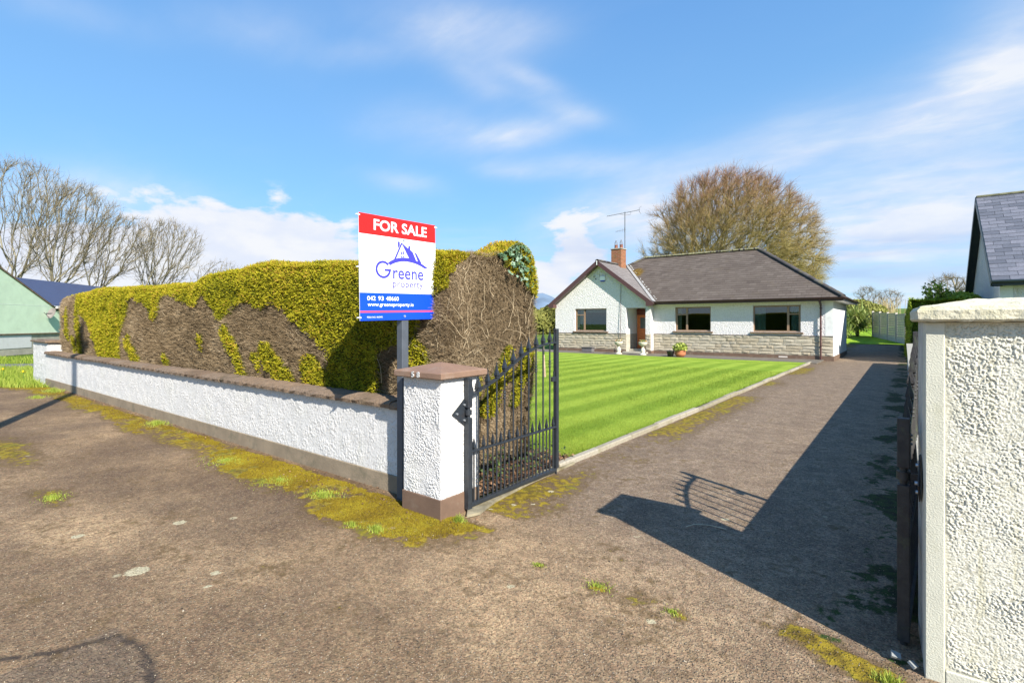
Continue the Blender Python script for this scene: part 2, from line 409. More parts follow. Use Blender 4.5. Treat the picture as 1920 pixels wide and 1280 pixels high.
def hills():
    th = np.linspace(-1.9, .9, 160); rr = np.linspace(2200, 5200, 22)
    T, Rr = np.meshgrid(th, rr); X = Rr*np.sin(T); Y = Rr*np.cos(T); Z = hillz(X, Y)
    nx, ny = len(th), len(rr); i = np.arange(ny-1)[:, None]*nx+np.arange(nx-1)[None, :]
    F = np.stack([i, i+1, i+1+nx, i+nx], -1).reshape(-1, 4)
    return npmesh('hills', np.stack([X, Y, Z], -1).reshape(-1, 3), F, True)
link('hills', hills(), plain('haze_blue_hillside', (.12, .17, .23), .95, .35, .004), kind='structure')  # distance haze is painted into the hillside colour

# --- asphalt: measured stains as vertex attributes, grain in the material
def asphaltmat():
    m, q, b = mat('worn_asphalt'); P_ = pos(q)
    n0 = q.noise(P_, .55, 5, .6); n1 = q.noise(P_, 2.6, 6, .65); n2 = q.noise(P_, 14, 5, .65); n3 = q.noise(P_, 75, 4, .7)
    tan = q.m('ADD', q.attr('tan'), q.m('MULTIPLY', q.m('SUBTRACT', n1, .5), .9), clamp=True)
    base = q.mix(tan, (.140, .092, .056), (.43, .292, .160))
    base = q.mix(q.step(n0, .40, .56), base, q.mix(.50, base, (.095, .055, .030)))
    base = q.mix(q.m('MULTIPLY', q.attr('grey'), .85), base, q.mix(q.step(n1, .3, .7), (.178, .130, .090), (.335, .255, .178)))
    base = q.mix(q.m('MULTIPLY', q.step(n2, .4, .72), .35), base, (.28, .20, .115))
    base = q.mix(q.step(q.noise(P_, 5.5, 6, .72), .60, .42, 0, .55), base, q.mix(.5, base, (.075, .045, .03)))
    base = q.mix(q.step(q.noise(P_, 32, 5, .75), .54, .68, 0, .55), base, (.42, .29, .155))
    base = q.mix(q.step(q.noise(P_, 42, 5, .75), .46, .34, 0, .6), base, (.07, .045, .03))
    va = q.n('ShaderNodeTexVoronoi'); q.put(va.inputs['Vector'], q.scale(P_, (1, 1, 1))); va.inputs['Scale'].default_value = 120
    ca = q.n('ShaderNodeSeparateColor'); q.put(ca.inputs[0], va.outputs['Color'])
    vb = q.n('ShaderNodeTexVoronoi'); q.put(vb.inputs['Vector'], q.scale(P_, (1, 1, 1), loc=(3, 2, 1))); vb.inputs['Scale'].default_value = 48
    cb = q.n('ShaderNodeSeparateColor'); q.put(cb.inputs[0], vb.outputs['Color'])
    gk = q.m('MULTIPLY', q.step(ca.outputs[0], 0., 1., .74, 1.27), q.step(cb.outputs[1], 0., 1., .86, 1.14))
    gk2 = q.m('MULTIPLY', gk, q.step(ca.outputs[1], 0., 1., .93, 1.07))
    base = q.mix(1.0, base, q.comb(gk, gk2, gk2), 'MULTIPLY')
    # aggregate: pale and dark chips
    v = q.n('ShaderNodeTexVoronoi'); q.put(v.inputs['Vector'], q.scale(P_, (1, 1, 1))); v.inputs['Scale'].default_value = 70
    cs = q.n('ShaderNodeSeparateColor'); q.put(cs.inputs[0], v.outputs['Color'])
    chip = q.step(v.outputs['Distance'], .42, .18)
    base = q.mix(q.m('MULTIPLY', chip, q.step(cs.outputs[0], .62, .9, 0, .5)), base, q.mix(cs.outputs[1], (.52, .40, .25), (.42, .38, .31)))
    base = q.mix(q.m('MULTIPLY', chip, q.step(cs.outputs[2], .72, .9, 0, .5)), base, (.022, .018, .016))
    base = q.mix(q.step(n3, .62, .8, 0, .5), base, (.03, .025, .02))
    # tar line of the reinstated trench
    base = q.mix(q.m('MULTIPLY', q.m('MULTIPLY', q.attr('tar'), .85), q.step(q.noise(P_, 14, 5, .75), .28, .48)), base, (.030, .024, .021))
    # moss
    mo = q.m('ADD', q.attr('moss'), q.m('ADD', q.m('MULTIPLY', q.m('SUBTRACT', n1, .5), 1.5), q.m('MULTIPLY', q.m('SUBTRACT', n2, .5), 1.5)))
    mk = q.step(mo, .42, .66); mcol = q.mix(q.step(n2, .35, .65), (.095, .062, .008), (.29, .21, .015))
    mcol = q.mix(q.m('MULTIPLY', q.step(n1, .5, .75), .5), mcol, (.16, .20, .02))
    edge = q.m('MULTIPLY', q.step(mo, .02, .45), .72)
    base = q.mix(edge, base, (.105, .064, .024))
    base = q.mix(mk, base, mcol)
    gm = q.m('ADD', q.attr('green'), q.m('ADD', q.m('MULTIPLY', q.m('SUBTRACT', n1, .5), 1.2), q.m('MULTIPLY', q.m('SUBTRACT', n2, .5), 1.2)))
    base = q.mix(q.step(gm, .45, .62), base, q.mix(q.step(n2, .4, .65), (.012, .018, .006), (.03, .06, .008)))
    # lichen
    li = q.step(q.m('ADD', q.attr('lichen'), q.m('MULTIPLY', q.m('SUBTRACT', q.noise(P_, 30, 5, .7), .5), .9)), .5, .62)
    v2 = q.n('ShaderNodeTexVoronoi'); q.put(v2.inputs['Vector'], P_); v2.inputs['Scale'].default_value = 2.3
    c2 = q.n('ShaderNodeSeparateColor'); q.put(c2.inputs[0], v2.outputs['Color'])
    spot = q.m('MULTIPLY', q.step(q.m('ADD', v2.outputs['Distance'], q.m('MULTIPLY', n3, .05)), .11, .075), q.step(c2.outputs[0], .72, .74, 0, .7))
    base = q.mix(q.m('MAXIMUM', li, spot), base, q.mix(q.step(n3, .4, .6), (.36, .31, .19), (.50, .44, .29)))
    q.put(b.inputs['Base Color'], base); b.inputs['Roughness'].default_value = .85; b.inputs['Specular IOR Level'].default_value = .25
    hgt = q.m('ADD', q.m('MULTIPLY', chip, .7), q.m('ADD', q.m('MULTIPLY', n3, .8), q.m('MULTIPLY', n2, .5)))
    q.put(b.inputs['Normal'], q.bump(hgt, .9, .010))
    return m
M_asphalt = asphaltmat()
def segd(X, Y, pts):
    d = np.full(np.shape(X), 1e9)
    for (ax, ay), (bx, by) in zip(pts[:-1], pts[1:]):
        L2 = (bx-ax)**2+(by-ay)**2; t = np.clip(((X-ax)*(bx-ax)+(Y-ay)*(by-ay))/L2, 0, 1)
        d = np.minimum(d, np.hypot(X-ax-t*(bx-ax), Y-ay-t*(by-ay)))
    return d
MEDGE = [(-40, -6), (-20, .9), (-17.6, 2.1), (-16.6, 2.30), (-13.7, 2.60), (-9.5, 2.50), (-7.0, 2.50), (-5.28, 2.40), (-3.6, 2.3), (-3.1, 2.33), (-2.8, 2.42), (-2.55, 2.7), (-2.45, 3.0), (-2.5, 3.3)]
def medge(X): return np.interp(X, [p[0] for p in MEDGE], [p[1] for p in MEDGE])
def g_moss(X, Y):
    a = sst(Y-medge(X)+.35*(fbm(X*1.1, Y*2, seed=88)-.5), -.12, .30)*(Y < 3.4)*(X < -2.5)*sst(3.16-Y, .02, .22)*(.70+.45*sst(fbm(X*1.6, Y*3.2, seed=12, oc=3), .35, .58))*.86
    a = np.maximum(a, .8*np.exp(-((X+8.9)/1.1)**2-((Y-1.15)/.3)**2))                   # patch at the far left
    a = np.maximum(a, .55*np.exp(-((X+6.2)/.45)**2-((Y-1.12)/.12)**2))
    for (x, y, s_, w) in [(-1.914, 2.769, .05, .62), (-1.46, 2.76, .09, .62), (-.98, 2.77, .07, .5), (-1.2, 2.7, .2, .3)]:
        a = np.maximum(a, w*np.exp(-((X-x)**2+(Y-y)**2)/s_**2))
    k = sst(X, -2.98, -2.9)*sst(X, -2.1, -2.85)*(Y > 3.3)                                # along the kerb
    a = np.maximum(a, k*(.22+.50*sst(fbm(X*1.5, Y*.8, seed=5), .42, .62)))
    a = np.maximum(a, .9*np.exp(-((X+2.75)/.16)**2-((Y-3.75)/.35)**2)*(Y > 3.2))
    c = segd(X, Y, [(-.42, 2.96), (-.12, 2.84), (.0, 2.62), (.5, 2.6)])                     # yellow moss by the right pier
    a = np.maximum(a, .95*np.exp(-(c/.11)**2))
    return np.clip(a, 0, 1)
def g_green(X, Y):
    return np.clip(.66*sst(X, -.62, -.12)*(Y > 3.0)*(.55+.75*sst(fbm(X*2.2, Y*1.6, seed=9), .4, .6)), 0, 1)
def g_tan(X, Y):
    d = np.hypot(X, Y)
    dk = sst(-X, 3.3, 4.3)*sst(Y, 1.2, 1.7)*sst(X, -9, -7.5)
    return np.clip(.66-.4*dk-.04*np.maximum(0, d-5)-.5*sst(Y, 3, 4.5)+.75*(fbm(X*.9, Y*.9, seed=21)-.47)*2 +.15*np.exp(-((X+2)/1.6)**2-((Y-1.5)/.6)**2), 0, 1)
def g_grey(X, Y):
    inner = inpoly(X, Y, PATCH)*.45
    return np.clip(sst(Y+.25*X, 2.1, 3.6)*.95*(X > -3.1)+inner+.35*np.exp(-((X+.6)/.7)**2-((Y-2.3)/.6)**2), 0, 1)
PATCH = [(-3.264, .422), (-3.273, .85), (-2.834, .87), (-2.45, .84), (-2.3, .2), (-3.3, .0)]
def g_tar(X, Y):
    d = segd(X, Y, [(-3.5, .30), (-3.26, .62), (-3.19, .84), (-2.98, .885), (-2.80, .86), (-2.55, .80), (-2.2, .76)])
    d2 = segd(X, Y, [(-2.8, 1.9), (-2.2, 1.75), (-1.6, 1.95)])
    return np.clip(.42*inpoly(X, Y, PATCH)+sst(.026-d, 0, .014)+.4*sst(.02-d2, 0, .02), 0, 1)
def g_lichen(X, Y):
    a = 0*X
    for (x, y, s_) in [(-3.913, 1.136, .085), (-3.49, 1.43, .04), (-1.083, 2.617, .035), (-1.165, 4.344, .045), (-4.6, 1.62, .06), (-3.35, 1.33, .03), (-4.9, 1.05, .05), (-2.72, 3.55, .035), (-2.60, 3.68, .03), (-2.66, 4.05, .04), (-2.80, 3.35, .03), (-1.6, 3.6, .03), (-1.9, 2.45, .03)]:
        a = np.maximum(a, np.exp(-((X-x)**2+(Y-y)**2)/s_**2))
    return a
ATT = dict(moss=g_moss, green=g_green, tan=g_tan, grey=g_grey, tar=g_tar, lichen=g_lichen)
VERGE = [(-16.6, 3.2), (-16.85, 2.75), (-17.7, 2.26), (-19.5, 1.3), (-23, -.6), (-30, -4), (-44, -12)]
def verge_y(X): return np.interp(X, [p[0] for p in VERGE][::-1], [p[1] for p in VERGE][::-1])
def fc_z(X, Y): return .006+.012*(fbm(X*.8, Y*.8, seed=31)-.5)+.010*sst(g_moss(X, Y)+.8*(fbm(X*6, Y*6, seed=8)-.5), .35, .8)
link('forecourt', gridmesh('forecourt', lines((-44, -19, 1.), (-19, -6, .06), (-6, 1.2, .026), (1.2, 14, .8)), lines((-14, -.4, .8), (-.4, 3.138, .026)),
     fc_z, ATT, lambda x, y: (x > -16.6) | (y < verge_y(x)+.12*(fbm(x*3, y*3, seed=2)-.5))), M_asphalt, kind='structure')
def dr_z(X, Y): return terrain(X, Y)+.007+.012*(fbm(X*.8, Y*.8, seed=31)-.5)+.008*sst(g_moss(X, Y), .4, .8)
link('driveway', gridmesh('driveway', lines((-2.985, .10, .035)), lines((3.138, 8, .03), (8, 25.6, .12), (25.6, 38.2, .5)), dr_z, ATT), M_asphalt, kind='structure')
# drive widens past the bungalow's corner
link('yard', gridmesh('yard', lines((-9, -2.985, .5)), lines((31.5, 38, .5)), lambda x, y: terrain(x, y)+.012, dict(moss=lambda x, y: 0*x+.25, green=lambda x, y: 0*x, tan=lambda x, y: 0*x, grey=lambda x, y: 0*x+1, tar=lambda x, y: 0*x, lichen=lambda x, y: 0*x)), M_asphalt, kind='structure')
# soil bed under the hedge
M_soil = plain('leaf_littered_soil', (.075, .048, .03), .95, .5, 14, bump=.04, bscale=25, dirt=((.17, .11, .06), .7))
link('soil_bed', gridmesh('soil_bed', lines((-17.6, -3.09, .12)), lines((3.36, 5.25, .1)), lambda x, y: .02+.08*fbm(x*2, y*2, seed=4)*sst(-3.1-x, 0, .4)), M_soil, kind='structure')
# lawns
link('lawn', gridmesh('lawn', lines((-19, -3.08, .12)), lines((5.15, 22.8, .12)), lambda x, y: .045+.02*(fbm(x*.5, y*.5, seed=6)-.5)+.012*fbm(x*5, y*5, seed=7)), M_lawn, kind='structure')
link('back_lawn', gridmesh('back_lawn', lines((-14, 0.2, .6)), lines((38.2, 78, .6)), lambda x, y: terrain(x, y)+.03), M_backlawn, kind='structure')
# grey path by the green building, and the bungalow's front path
def sheet(name, pts, z, m, kind='structure', parent=None):
    b = MB(); b.add([(x, y, z) for x, y in pts], [list(range(len(pts)))]); return b.build(name, m, parent, kind)
M_lane = plain('grey_lane_asphalt', (.13, .125, .13), .9, .12, 3, bump=.004)
sheet('lane', [(-22.6, 6.4), (-25.3, 3.28), (-32, -4.5), (-34.6, -3.7), (-27.6, 3.6), (-24.6, 7.0)], .012, M_lane)
M_path = plain('brown_grey_path_concrete', (.135, .115, .09), .9, .2, 3, bump=.006, bscale=60, dirt=((.10, .09, .04), .6))
fp = MB(); fp.box(-18.5, -2.75, 22.8, 25.0, -.05, .055); fp.build('front_path', M_path, kind='structure')
# concrete strip under the open gate leaf
cs = MB(); cs.prism([(-3.02, 3.3, .012), (-2.84, 3.08, .012), (-2.80, 3.2, .012), (-2.88, 3.5, .012), (-2.94, 4.1, .012), (-2.96, 5.0, .012), (-3.08, 5.0, .012)], (0, 0, .022))
cs.build('gate_footing', plain('mossy_footing_concrete', (.23, .20, .13), .95, .3, 9, bump=.01, dirt=((.14, .10, .03), .8)), kind='structure')

# --- kerb of separate concrete pieces
kerb = empty('kerb', (-3.0, 4.75, 0), kind='structure')
km = []
for v in range(4):
    b = MB(); L = .905; b.box(-.048, .042, 0, L, -.04, .070, c=.012)
    me = b.mesh('kerb_stone')
    for ve in me.vertices: ve.co.x += .006*math.sin(v*3+ve.co.y*9); ve.co.z += .005*math.sin(v*5+ve.co.y*7)
    me.materials.append(M_kerb); km.append(me)
y = 0; i = 0
while 4.75+y < 22.9:
    o = link('kerb_stone', km[i % 4], parent=kerb); o.location = (random.uniform(-.008, .008)-.03*math.exp(-y/3), y, random.uniform(-.008, .008)); o.rotation_euler = (0, random.uniform(-.03, .03), random.uniform(-.008, .008))
    y += .92; i += 1

# --- grass blades, moss fuzz, grit
def blades(name, P_, h, w, lean, shade, m, parent=None, kind='stuff', loc=None, up=None):
    n = len(P_); a = RNG.uniform(0, 2*PI, n); l = RNG.uniform(0, 1, n)*lean; b_ = RNG.uniform(0, 2*PI, n)
    dx_ = np.cos(a)*w/2; dy_ = np.sin(a)*w/2
    V = np.empty((n, 3, 3)); V[:, 0] = P_; V[:, 1] = P_; V[:, 2] = P_
    V[:, 0, 0] -= dx_; V[:, 0, 1] -= dy_; V[:, 1, 0] += dx_; V[:, 1, 1] += dy_
    V[:, 2, 0] += np.cos(b_)*l*h; V[:, 2, 1] += np.sin(b_)*l*h; V[:, 2, 2] += h*np.sqrt(np.clip(1-l*l*.6, .1, 1))
    me = npmesh(name, V.reshape(-1, 3), np.arange(3*n).reshape(-1, 3), False, dict(shade=np.repeat(shade, 3)))
    return link(name, me, m, parent, kind)
M_blade = attrmat('grass_blade', [(0, (.07, .12, .010)), (.5, (.21, .29, .025)), (1, (.44, .48, .09))], .7, .25)
M_mossf = attrmat('moss_fuzz', [(0, (.08, .05, .008)), (.5, (.235, .165, .012)), (.85, (.34, .28, .02)), (1, (.33, .37, .04))], .9, .2)
# lawn near the gate
n = 150000; t = RNG.random(n); Yb = 4.9+13*t**1.9; Xb = -3.08-(RNG.random(n)**1.25)*(1.6+.75*(Yb-4.5))
stripe = .5+.38*np.sin(2*PI*(Xb+.0)/.88)
hb = RNG.uniform(.018, .042, n)*(1+.02*(Yb-4.9)); 
k = Yb > 5.1
blades('lawn_grass', np.stack([Xb, Yb, 0*Xb+.045], -1)[k], hb[k], .0035*(1+.12*(Yb[k]-5)), .7, np.clip(.25+.4*stripe+RNG.normal(0, .18, n), 0, 1)[k], M_blade)
# moss and grass tufts on the forecourt
n = 420000; X_ = np.where(RNG.random(n) < .75, RNG.uniform(-9, -2.4, n), RNG.uniform(-18, -9, n)); Y_ = RNG.uniform(2.0, 3.13, n)
mv = g_moss(X_, Y_)+1.1*(fbm(X_*2.6, Y_*2.6, seed=71)-.5)+.9*(fbm(X_*9, Y_*9, seed=72)-.5)
k = (mv > .66) & (X_ < -2.4); X_, Y_ = X_[k], Y_[k]; n = len(X_)
sh = np.clip(.12+.75*fbm(X_*4, Y_*4, seed=73)+RNG.normal(0, .15, n), 0, .9)
blades('moss', np.stack([X_, Y_, fc_z(X_, Y_)], -1), RNG.uniform(.004, .011, n), .006, .9, sh, M_mossf)
def tuft(name, cx, cy, rad, n, hmax, label, cat='grass tuft', z=.01, group='grass tufts in the asphalt', mossy=0., m=None):
    a = RNG.uniform(0, 2*PI, n); r_ = rad*np.clip(np.abs(RNG.normal(0, .5, n)), 0, 1.3); P_ = np.stack([cx+r_*np.cos(a)*1.2, cy+r_*np.sin(a)*.8, 0*a+z], -1)
    o = blades(name, P_-np.array([cx, cy, z]), RNG.uniform(.4, 1, n)*hmax*(1.05-r_/rad*.55), .006, .9, np.clip(RNG.normal(.72, .2, n), 0, 1), m or M_blade, kind='stuff')
    o.location = (cx, cy, z); return tag(o, label, cat, group)
TUFTS = [(-6.14, 1.14, .16, 500, .03, 'small yellow green tuft alone on the asphalt at the left'),
         (-6.2, 2.66, .34, 1100, .035, 'wide grassy tuft in the moss halfway along the low wall'),
         (-5.0, 2.66, .32, 1100, .035, 'bushy grass tuft in the moss between wall middle and sign post'),
         (-4.25, 2.68, .22, 700, .045, 'thin grass tuft in the moss nearer the sign post'),
         (-3.22, 2.47, .10, 260, .06, 'spiky grass tuft at the moss edge in front of the sign post'),
         (-3.45, 2.42, .08, 160, .05, 'tiny grass tuft left of the spiky one before the sign post'),
         (-1.914, 2.769, .05, 160, .022, 'small olive tuft in open asphalt in front of the open gate'),
         (-1.47, 2.76, .10, 280, .022, 'larger olive tuft on the asphalt before the pillar shadow'),
         (-1.02, 2.77, .07, 160, .02, 'faint olive tuft on the asphalt nearest the right pier'),
         (-2.83, 2.98, .055, 160, .09, 'bright weed sprouting at the foot of the number 58 pillar'),
         (-3.50, 3.05, .04, 120, .06, 'bright weed beside the foot of the sign post'),
         (-14.6, 2.45, .25, 420, .09, 'weed clump on the moss near the left end of the wall'),
         (-15.6, 2.9, .3, 600, .14, 'weeds growing at the base of the left end of the wall'),
         (-9.3, 2.95, .25, 500, .10, 'tall thin grass against the middle left of the low wall'),
         (-.06, 2.80, .06, 120, .08, 'bright grass sprig at the foot of the right pier')]
for t_ in TUFTS: tuft('grass_tuft', *t_)
# verge and weeds beyond the left end of the wall
n = 60000; X_ = RNG.uniform(-27, -16.4, n); Y_ = RNG.uniform(-3, 6.5, n)
k = (Y_ > verge_y(X_)-.05) & ~((X_ > -17.8) & (Y_ > 3.05)) & ~inpoly(X_, Y_, [(-22.6, 6.4), (-25.3, 3.28), (-32, -4.5), (-34.6, -3.7), (-27.6, 3.6), (-24.6, 7.0)]) & ~((X_ > -19.3) & (Y_ > 3.1) & (Y_ < 3.7))
X_, Y_ = X_[k], Y_[k]; n = len(X_)
blades('verge_grass', np.stack([X_, Y_, 0*X_-.02], -1), RNG.uniform(.06, .20, n)*(.5+fbm(X_, Y_, seed=77)), .022, .8, np.clip(RNG.normal(.62, .22, n), 0, 1), M_blade)
n = 16000; X_ = RNG.uniform(-40, -24, n); Y_ = RNG.uniform(-2, 8, n); k = inpoly(X_, Y_, [(-27.6, 3.6), (-34.6, -3.7), (-37.5, -1.2), (-30, 7.5), (-24.6, 7.0)])
blades('far_verge_grass', np.stack([X_, Y_, 0*X_-.02], -1)[k], RNG.uniform(.08, .2, k.sum()), .03, .8, np.clip(RNG.normal(.5, .22, k.sum()), 0, 1), M_blade)
M_yellow = plain('daffodil_yellow', (.75, .55, .02), .6, .1)
M_stem = plain('daffodil_stem', (.08, .18, .03), .6, .1)
for i, (x, y) in enumerate([(-20.0, 2.55), (-20.3, 2.7), (-19.6, 2.2), (-20.9, 2.6), (-18.9, 2.9)]):
    d = empty('daffodil', (x, y, 0), ('yellow daffodil at the left picture edge, nearer of the two there', 'yellow daffodil at the left picture edge, farther of the two there', 'yellow daffodil low on the verge close to the asphalt', 'yellow daffodil farthest left on the verge', 'yellow daffodil standing nearest the white wall pier')[i], 'flower', 'daffodils in the left verge')
    s_ = MB(); s_.tube([(0, 0, -.02), (.02, 0, .18), (.05, -.01, .27)], .006, 5); s_.build('stem', M_stem, d)
    f = MB()
    for j in range(6):
        a = j*PI/3; f.add([(.05, -.01, .27), (.05+.055*math.cos(a-.3), -.02+.055*math.sin(a-.3), .285), (.05+.08*math.cos(a), -.02+.08*math.sin(a), .28), (.05+.055*math.cos(a+.3), -.02+.055*math.sin(a+.3), .285)], [(0, 1, 2, 3)])
    f.lathe([(.012, .27), (.028, .32)], .05, -.02, 8); f.build('petals', M_yellow, d)
# grit lying on the asphalt
n = 42000; ang = RNG.uniform(-PI/4-D(37.63)-.05, PI/4-D(37.63)+.05, n); dd = 2.1+7*RNG.random(n)**1.8
X_ = dd*np.sin(ang); Y_ = dd*np.cos(ang); k = ((Y_ < 3.1) & (X_ < .0)) | ((X_ > -2.9) & (X_ < 0) & (Y_ < 9)); X_, Y_ = X_[k], Y_[k]; n = len(X_)
s_ = RNG.uniform(.0015, .0045, n)*np.where(RNG.random(n) < .03, 1.8, 1); T4 = np.array([(1, 0, -.1), (-.5, .87, -.1), (-.5, -.87, -.1), (.1, .1, .85)])
rot = RNG.uniform(0, 2*PI, n); c_, s__ = np.cos(rot), np.sin(rot)
V = np.stack([T4[None, :, 0]*c_[:, None]-T4[None, :, 1]*s__[:, None], T4[None, :, 0]*s__[:, None]+T4[None, :, 1]*c_[:, None], np.repeat(T4[None, :, 2], n, 0)], -1)*s_[:, None, None]*RNG.uniform(.6, 1.5, (n, 1, 3))
V += np.stack([X_, Y_, fc_z(X_, Y_)+.001], -1)[:, None]
F = (np.arange(n)[:, None, None]*4+np.array([(0, 1, 3), (1, 2, 3), (2, 0, 3), (0, 2, 1)])[None]).reshape(-1, 3)
M_grit = attrmat('grit', [(0, (.04, .035, .03)), (.45, (.16, .12, .08)), (.8, (.30, .23, .15)), (1, (.42, .36, .27))], .8)
link('grit', npmesh('grit', V.reshape(-1, 3), F, False, dict(shade=np.repeat(RNG.random(n), 4))), M_grit, kind='stuff')
b = MB(); b.tube([(-1.36, 3.98, .015), (-1.32, 4.06, .02), (-1.22, 4.12, .018), (-1.10, 4.12, .016)], .004, 5)
tag(b.build('dry_twig', plain('bleached_twig', (.45, .38, .26), .8)), 'thin pale curved twig lying on the drive between gate shadow bars', 'twig')
# ================================================================== GATEWAY: walls, pillars, gates, sign
def roughgrid(name, O, A, B, N, w, h, step, amp, seed, m, parent, scale=62., edge=.004, kind=None, smooth=True):
    """real lumpy render: a displaced grid on the rectangle O + a*A + b*B"""
    nx = max(2, int(w/step)+1); ny = max(2, int(h/step)+1); a = np.linspace(0, w, nx); b_ = np.linspace(0, h, ny); X, Y = np.meshgrid(a, b_)
    wx_ = fbm(X*scale*.5, Y*scale*.5, seed=seed+31, oc=2)*.8; n1 = fbm(X*scale+wx_, Y*scale-wx_, seed=seed, oc=3, g_=.6); n2 = fbm(X*scale*2.1+5, Y*scale*2.1, seed=seed+5, oc=2); n3 = vnoise(X*9, Y*9, seed=seed+9)
    d = amp*((.35+.65*sst(n3, .2, .7))*sst(n1, .42, .60)*.9+.6*(n2-.4)+.35*(n3-.5))
    ed = np.minimum(np.minimum(X, w-X), np.minimum(Y, h-Y)); d = d*sst(ed, 0, .012)
    P_ = np.array(O)[None, None]+X[..., None]*np.array(A)+Y[..., None]*np.array(B)+d[..., None]*np.array(N)
    i = np.arange(ny-1)[:, None]*nx+np.arange(nx-1)[None, :]
    F = np.stack([i, i+1, i+1+nx, i+nx], -1).reshape(-1, 4)
    return link(name, npmesh(name, P_.reshape(-1, 3), F, smooth, dict(hgt=(sst(n1, .40, .60)+.5*(n2-.5)).ravel())), m, parent, kind)
def renderpaint(name, c, pit, grime, gs=.3):
    m, q, b = mat(name); P_ = pos(q); h = q.attr('hgt'); n = q.noise(P_, 2.2, 6, .65); f = q.noise(P_, 150, 3, .6)
    col = q.mix(q.step(h, .30, -.12, 0, .5), c, pit)
    col = q.mix(q.m('MULTIPLY', q.step(n, .50, .72), gs), col, grime)
    col = q.mix(q.step(q.noise(P_, 26, 4, .7), .66, .76, 0, .45), col, pit)
    st = q.noise(q.scale(P_, (22, 22, 1.6)), 1.0, 4, .6); col = q.mix(q.step(st, .56, .72, 0, gs*.9), col, grime)
    q.put(b.inputs['Base Color'], col); b.inputs['Roughness'].default_value = .85; b.inputs['Specular IOR Level'].default_value = .2
    q.put(b.inputs['Normal'], q.bump(f, .5, .002)); return m
M_rw = renderpaint('white_painted_pebbledash', (.62, .605, .58), (.30, .28, .25), (.55, .54, .42), .22)
M_rc = renderpaint('aged_cream_pebbledash', (.64, .615, .51), (.20, .18, .11), (.48, .44, .27), .45)

# --- left low wall
wall = empty('garden_wall', (-10.5, 3.14, 0), 'long low white pebbledashed wall with brown coping running left from pillar 58', 'wall')
def at(o, me_o):   # re-seat a world-space mesh under a parent placed at its base
    me_o.matrix_parent_inverse = Matrix.Translation(-o.location); return me_o
b = MB(); b.box(-17.7, -3.42, 3.146, 3.34, -.1, .80); at(wall, b.build('core', M_wallface, wall))
at(wall, roughgrid('render_face', (-17.7, 3.144, .16), (1, 0, 0), (0, 0, 1), (0, -1, 0), 14.28, .645, .0085, .0065, 3, M_rw, wall, 95))
b = MB(); b.box(-17.7, -3.42, 3.128, 3.15, -.05, .165, c=.004); at(wall, b.build('plinth', M_render, wall))
M_cop = piece_mat('weathered_brown_coping_piece', [(0, (.17, .115, .075)), (.5, (.23, .16, .105)), (1, (.20, .15, .11))], .9, .02, 30, ((.07, .055, .03), .6))
cm = []
for v in range(5):
    b = MB(); nx = 9
    for i in range(nx):
        x = i/(nx-1)*.59; j = lambda s_: .006*math.sin(v*7.3+i*2.1+s_*1.7)+random.uniform(-.004, .004)
        prof = [(-.055+j(0), .795), (-.06+j(1), .83+j(2)), (-.04+j(3), .858+j(4)), (.10, .872+j(5)), (.24, .86+j(6)), (.25, .80)]
        b.v += [(x, 3.145+p[0], p[1]) for p in prof]
        if i:
            for k in range(5): b.f.append([(i-1)*6+k, i*6+k, i*6+k+1, (i-1)*6+k+1]); b.sm.append(False)
    b.f += [[0, 1, 2, 3, 4, 5], [(nx-1)*6+k for k in range(5, -1, -1)]]; b.sm += [False]*2
    # drop origin to the piece
    me = b.mesh('coping_stone'); me.materials.append(M_cop)
    for ve in me.vertices: ve.co.y -= 3.145; ve.co.z -= .8
    cm.append(me)
x = -17.62; i = 0
while x < -3.5:
    o = link('coping_stone', cm[i*3 % 5], parent=wall)
    L_ = min(.6, -3.43-x); o.scale = (L_/.6, 1, 1); o.location = (x+10.5, .005, .8+random.uniform(-.005, .005)); o.rotation_euler = (random.uniform(-.02, .02), 0, random.uniform(-.006, .006)); x += .6; i += 1
# end pier of the wall
pier = empty('wall_pier', (-18.4, 3.3, 0), 'higher white end pier with flat brown cap at the left end of the low wall', 'pier')
b = MB(); b.box(-19.2, -17.58, 3.15, 3.55, -.1, 1.08); at(pier, b.build('core', M_roughw, pier))
at(pier, roughgrid('render_face', (-19.2, 3.147, .1), (1, 0, 0), (0, 0, 1), (0, -1, 0), 1.62, .97, .02, .012, 33, M_rw, pier, 40))
b = MB(); b.box(-19.27, -17.5, 3.09, 3.62, 1.08, 1.13, c=.01); b.box(-19.1, -17.6, 3.2, 3.5, 1.128, 1.15, c=.008); at(pier, b.build('cap', M_coping, pier))

# --- left gate pillar with the number
pl = empty('gate_pillar', (-3.195, 3.14, 0), 'square white pebbledashed gate pillar with brown cap reading 58, left of the open gate', 'pillar')
x0, x1, y0, y1 = -3.42, -2.97, 2.915, 3.365
b = MB(); b.box(x0+.004, x1-.004, y0+.004, y1-.004, -.1, 1.155); at(pl, b.build('core', M_wallface, pl))
for nm, O, A, N, sd in [('f', (x0, y0, .165), (1, 0, 0), (0, -1, 0), 41), ('r', (x1, y0, .165), (0, 1, 0), (1, 0, 0), 42), ('b', (x1, y1, .165), (-1, 0, 0), (0, 1, 0), 43), ('l', (x0, y1, .165), (0, -1, 0), (-1, 0, 0), 44)]:
    at(pl, roughgrid('render_face', O, A, (0, 0, 1), N, .45, .985, .0038, .0075, sd, M_rw, pl, 125))
b = MB(); b.box(x0-.012, x1+.012, y0-.012, y1+.012, -.1, .175, c=.006)
me = b.mesh('plinth'); at(pl, link('plinth', me, M_brown, pl))
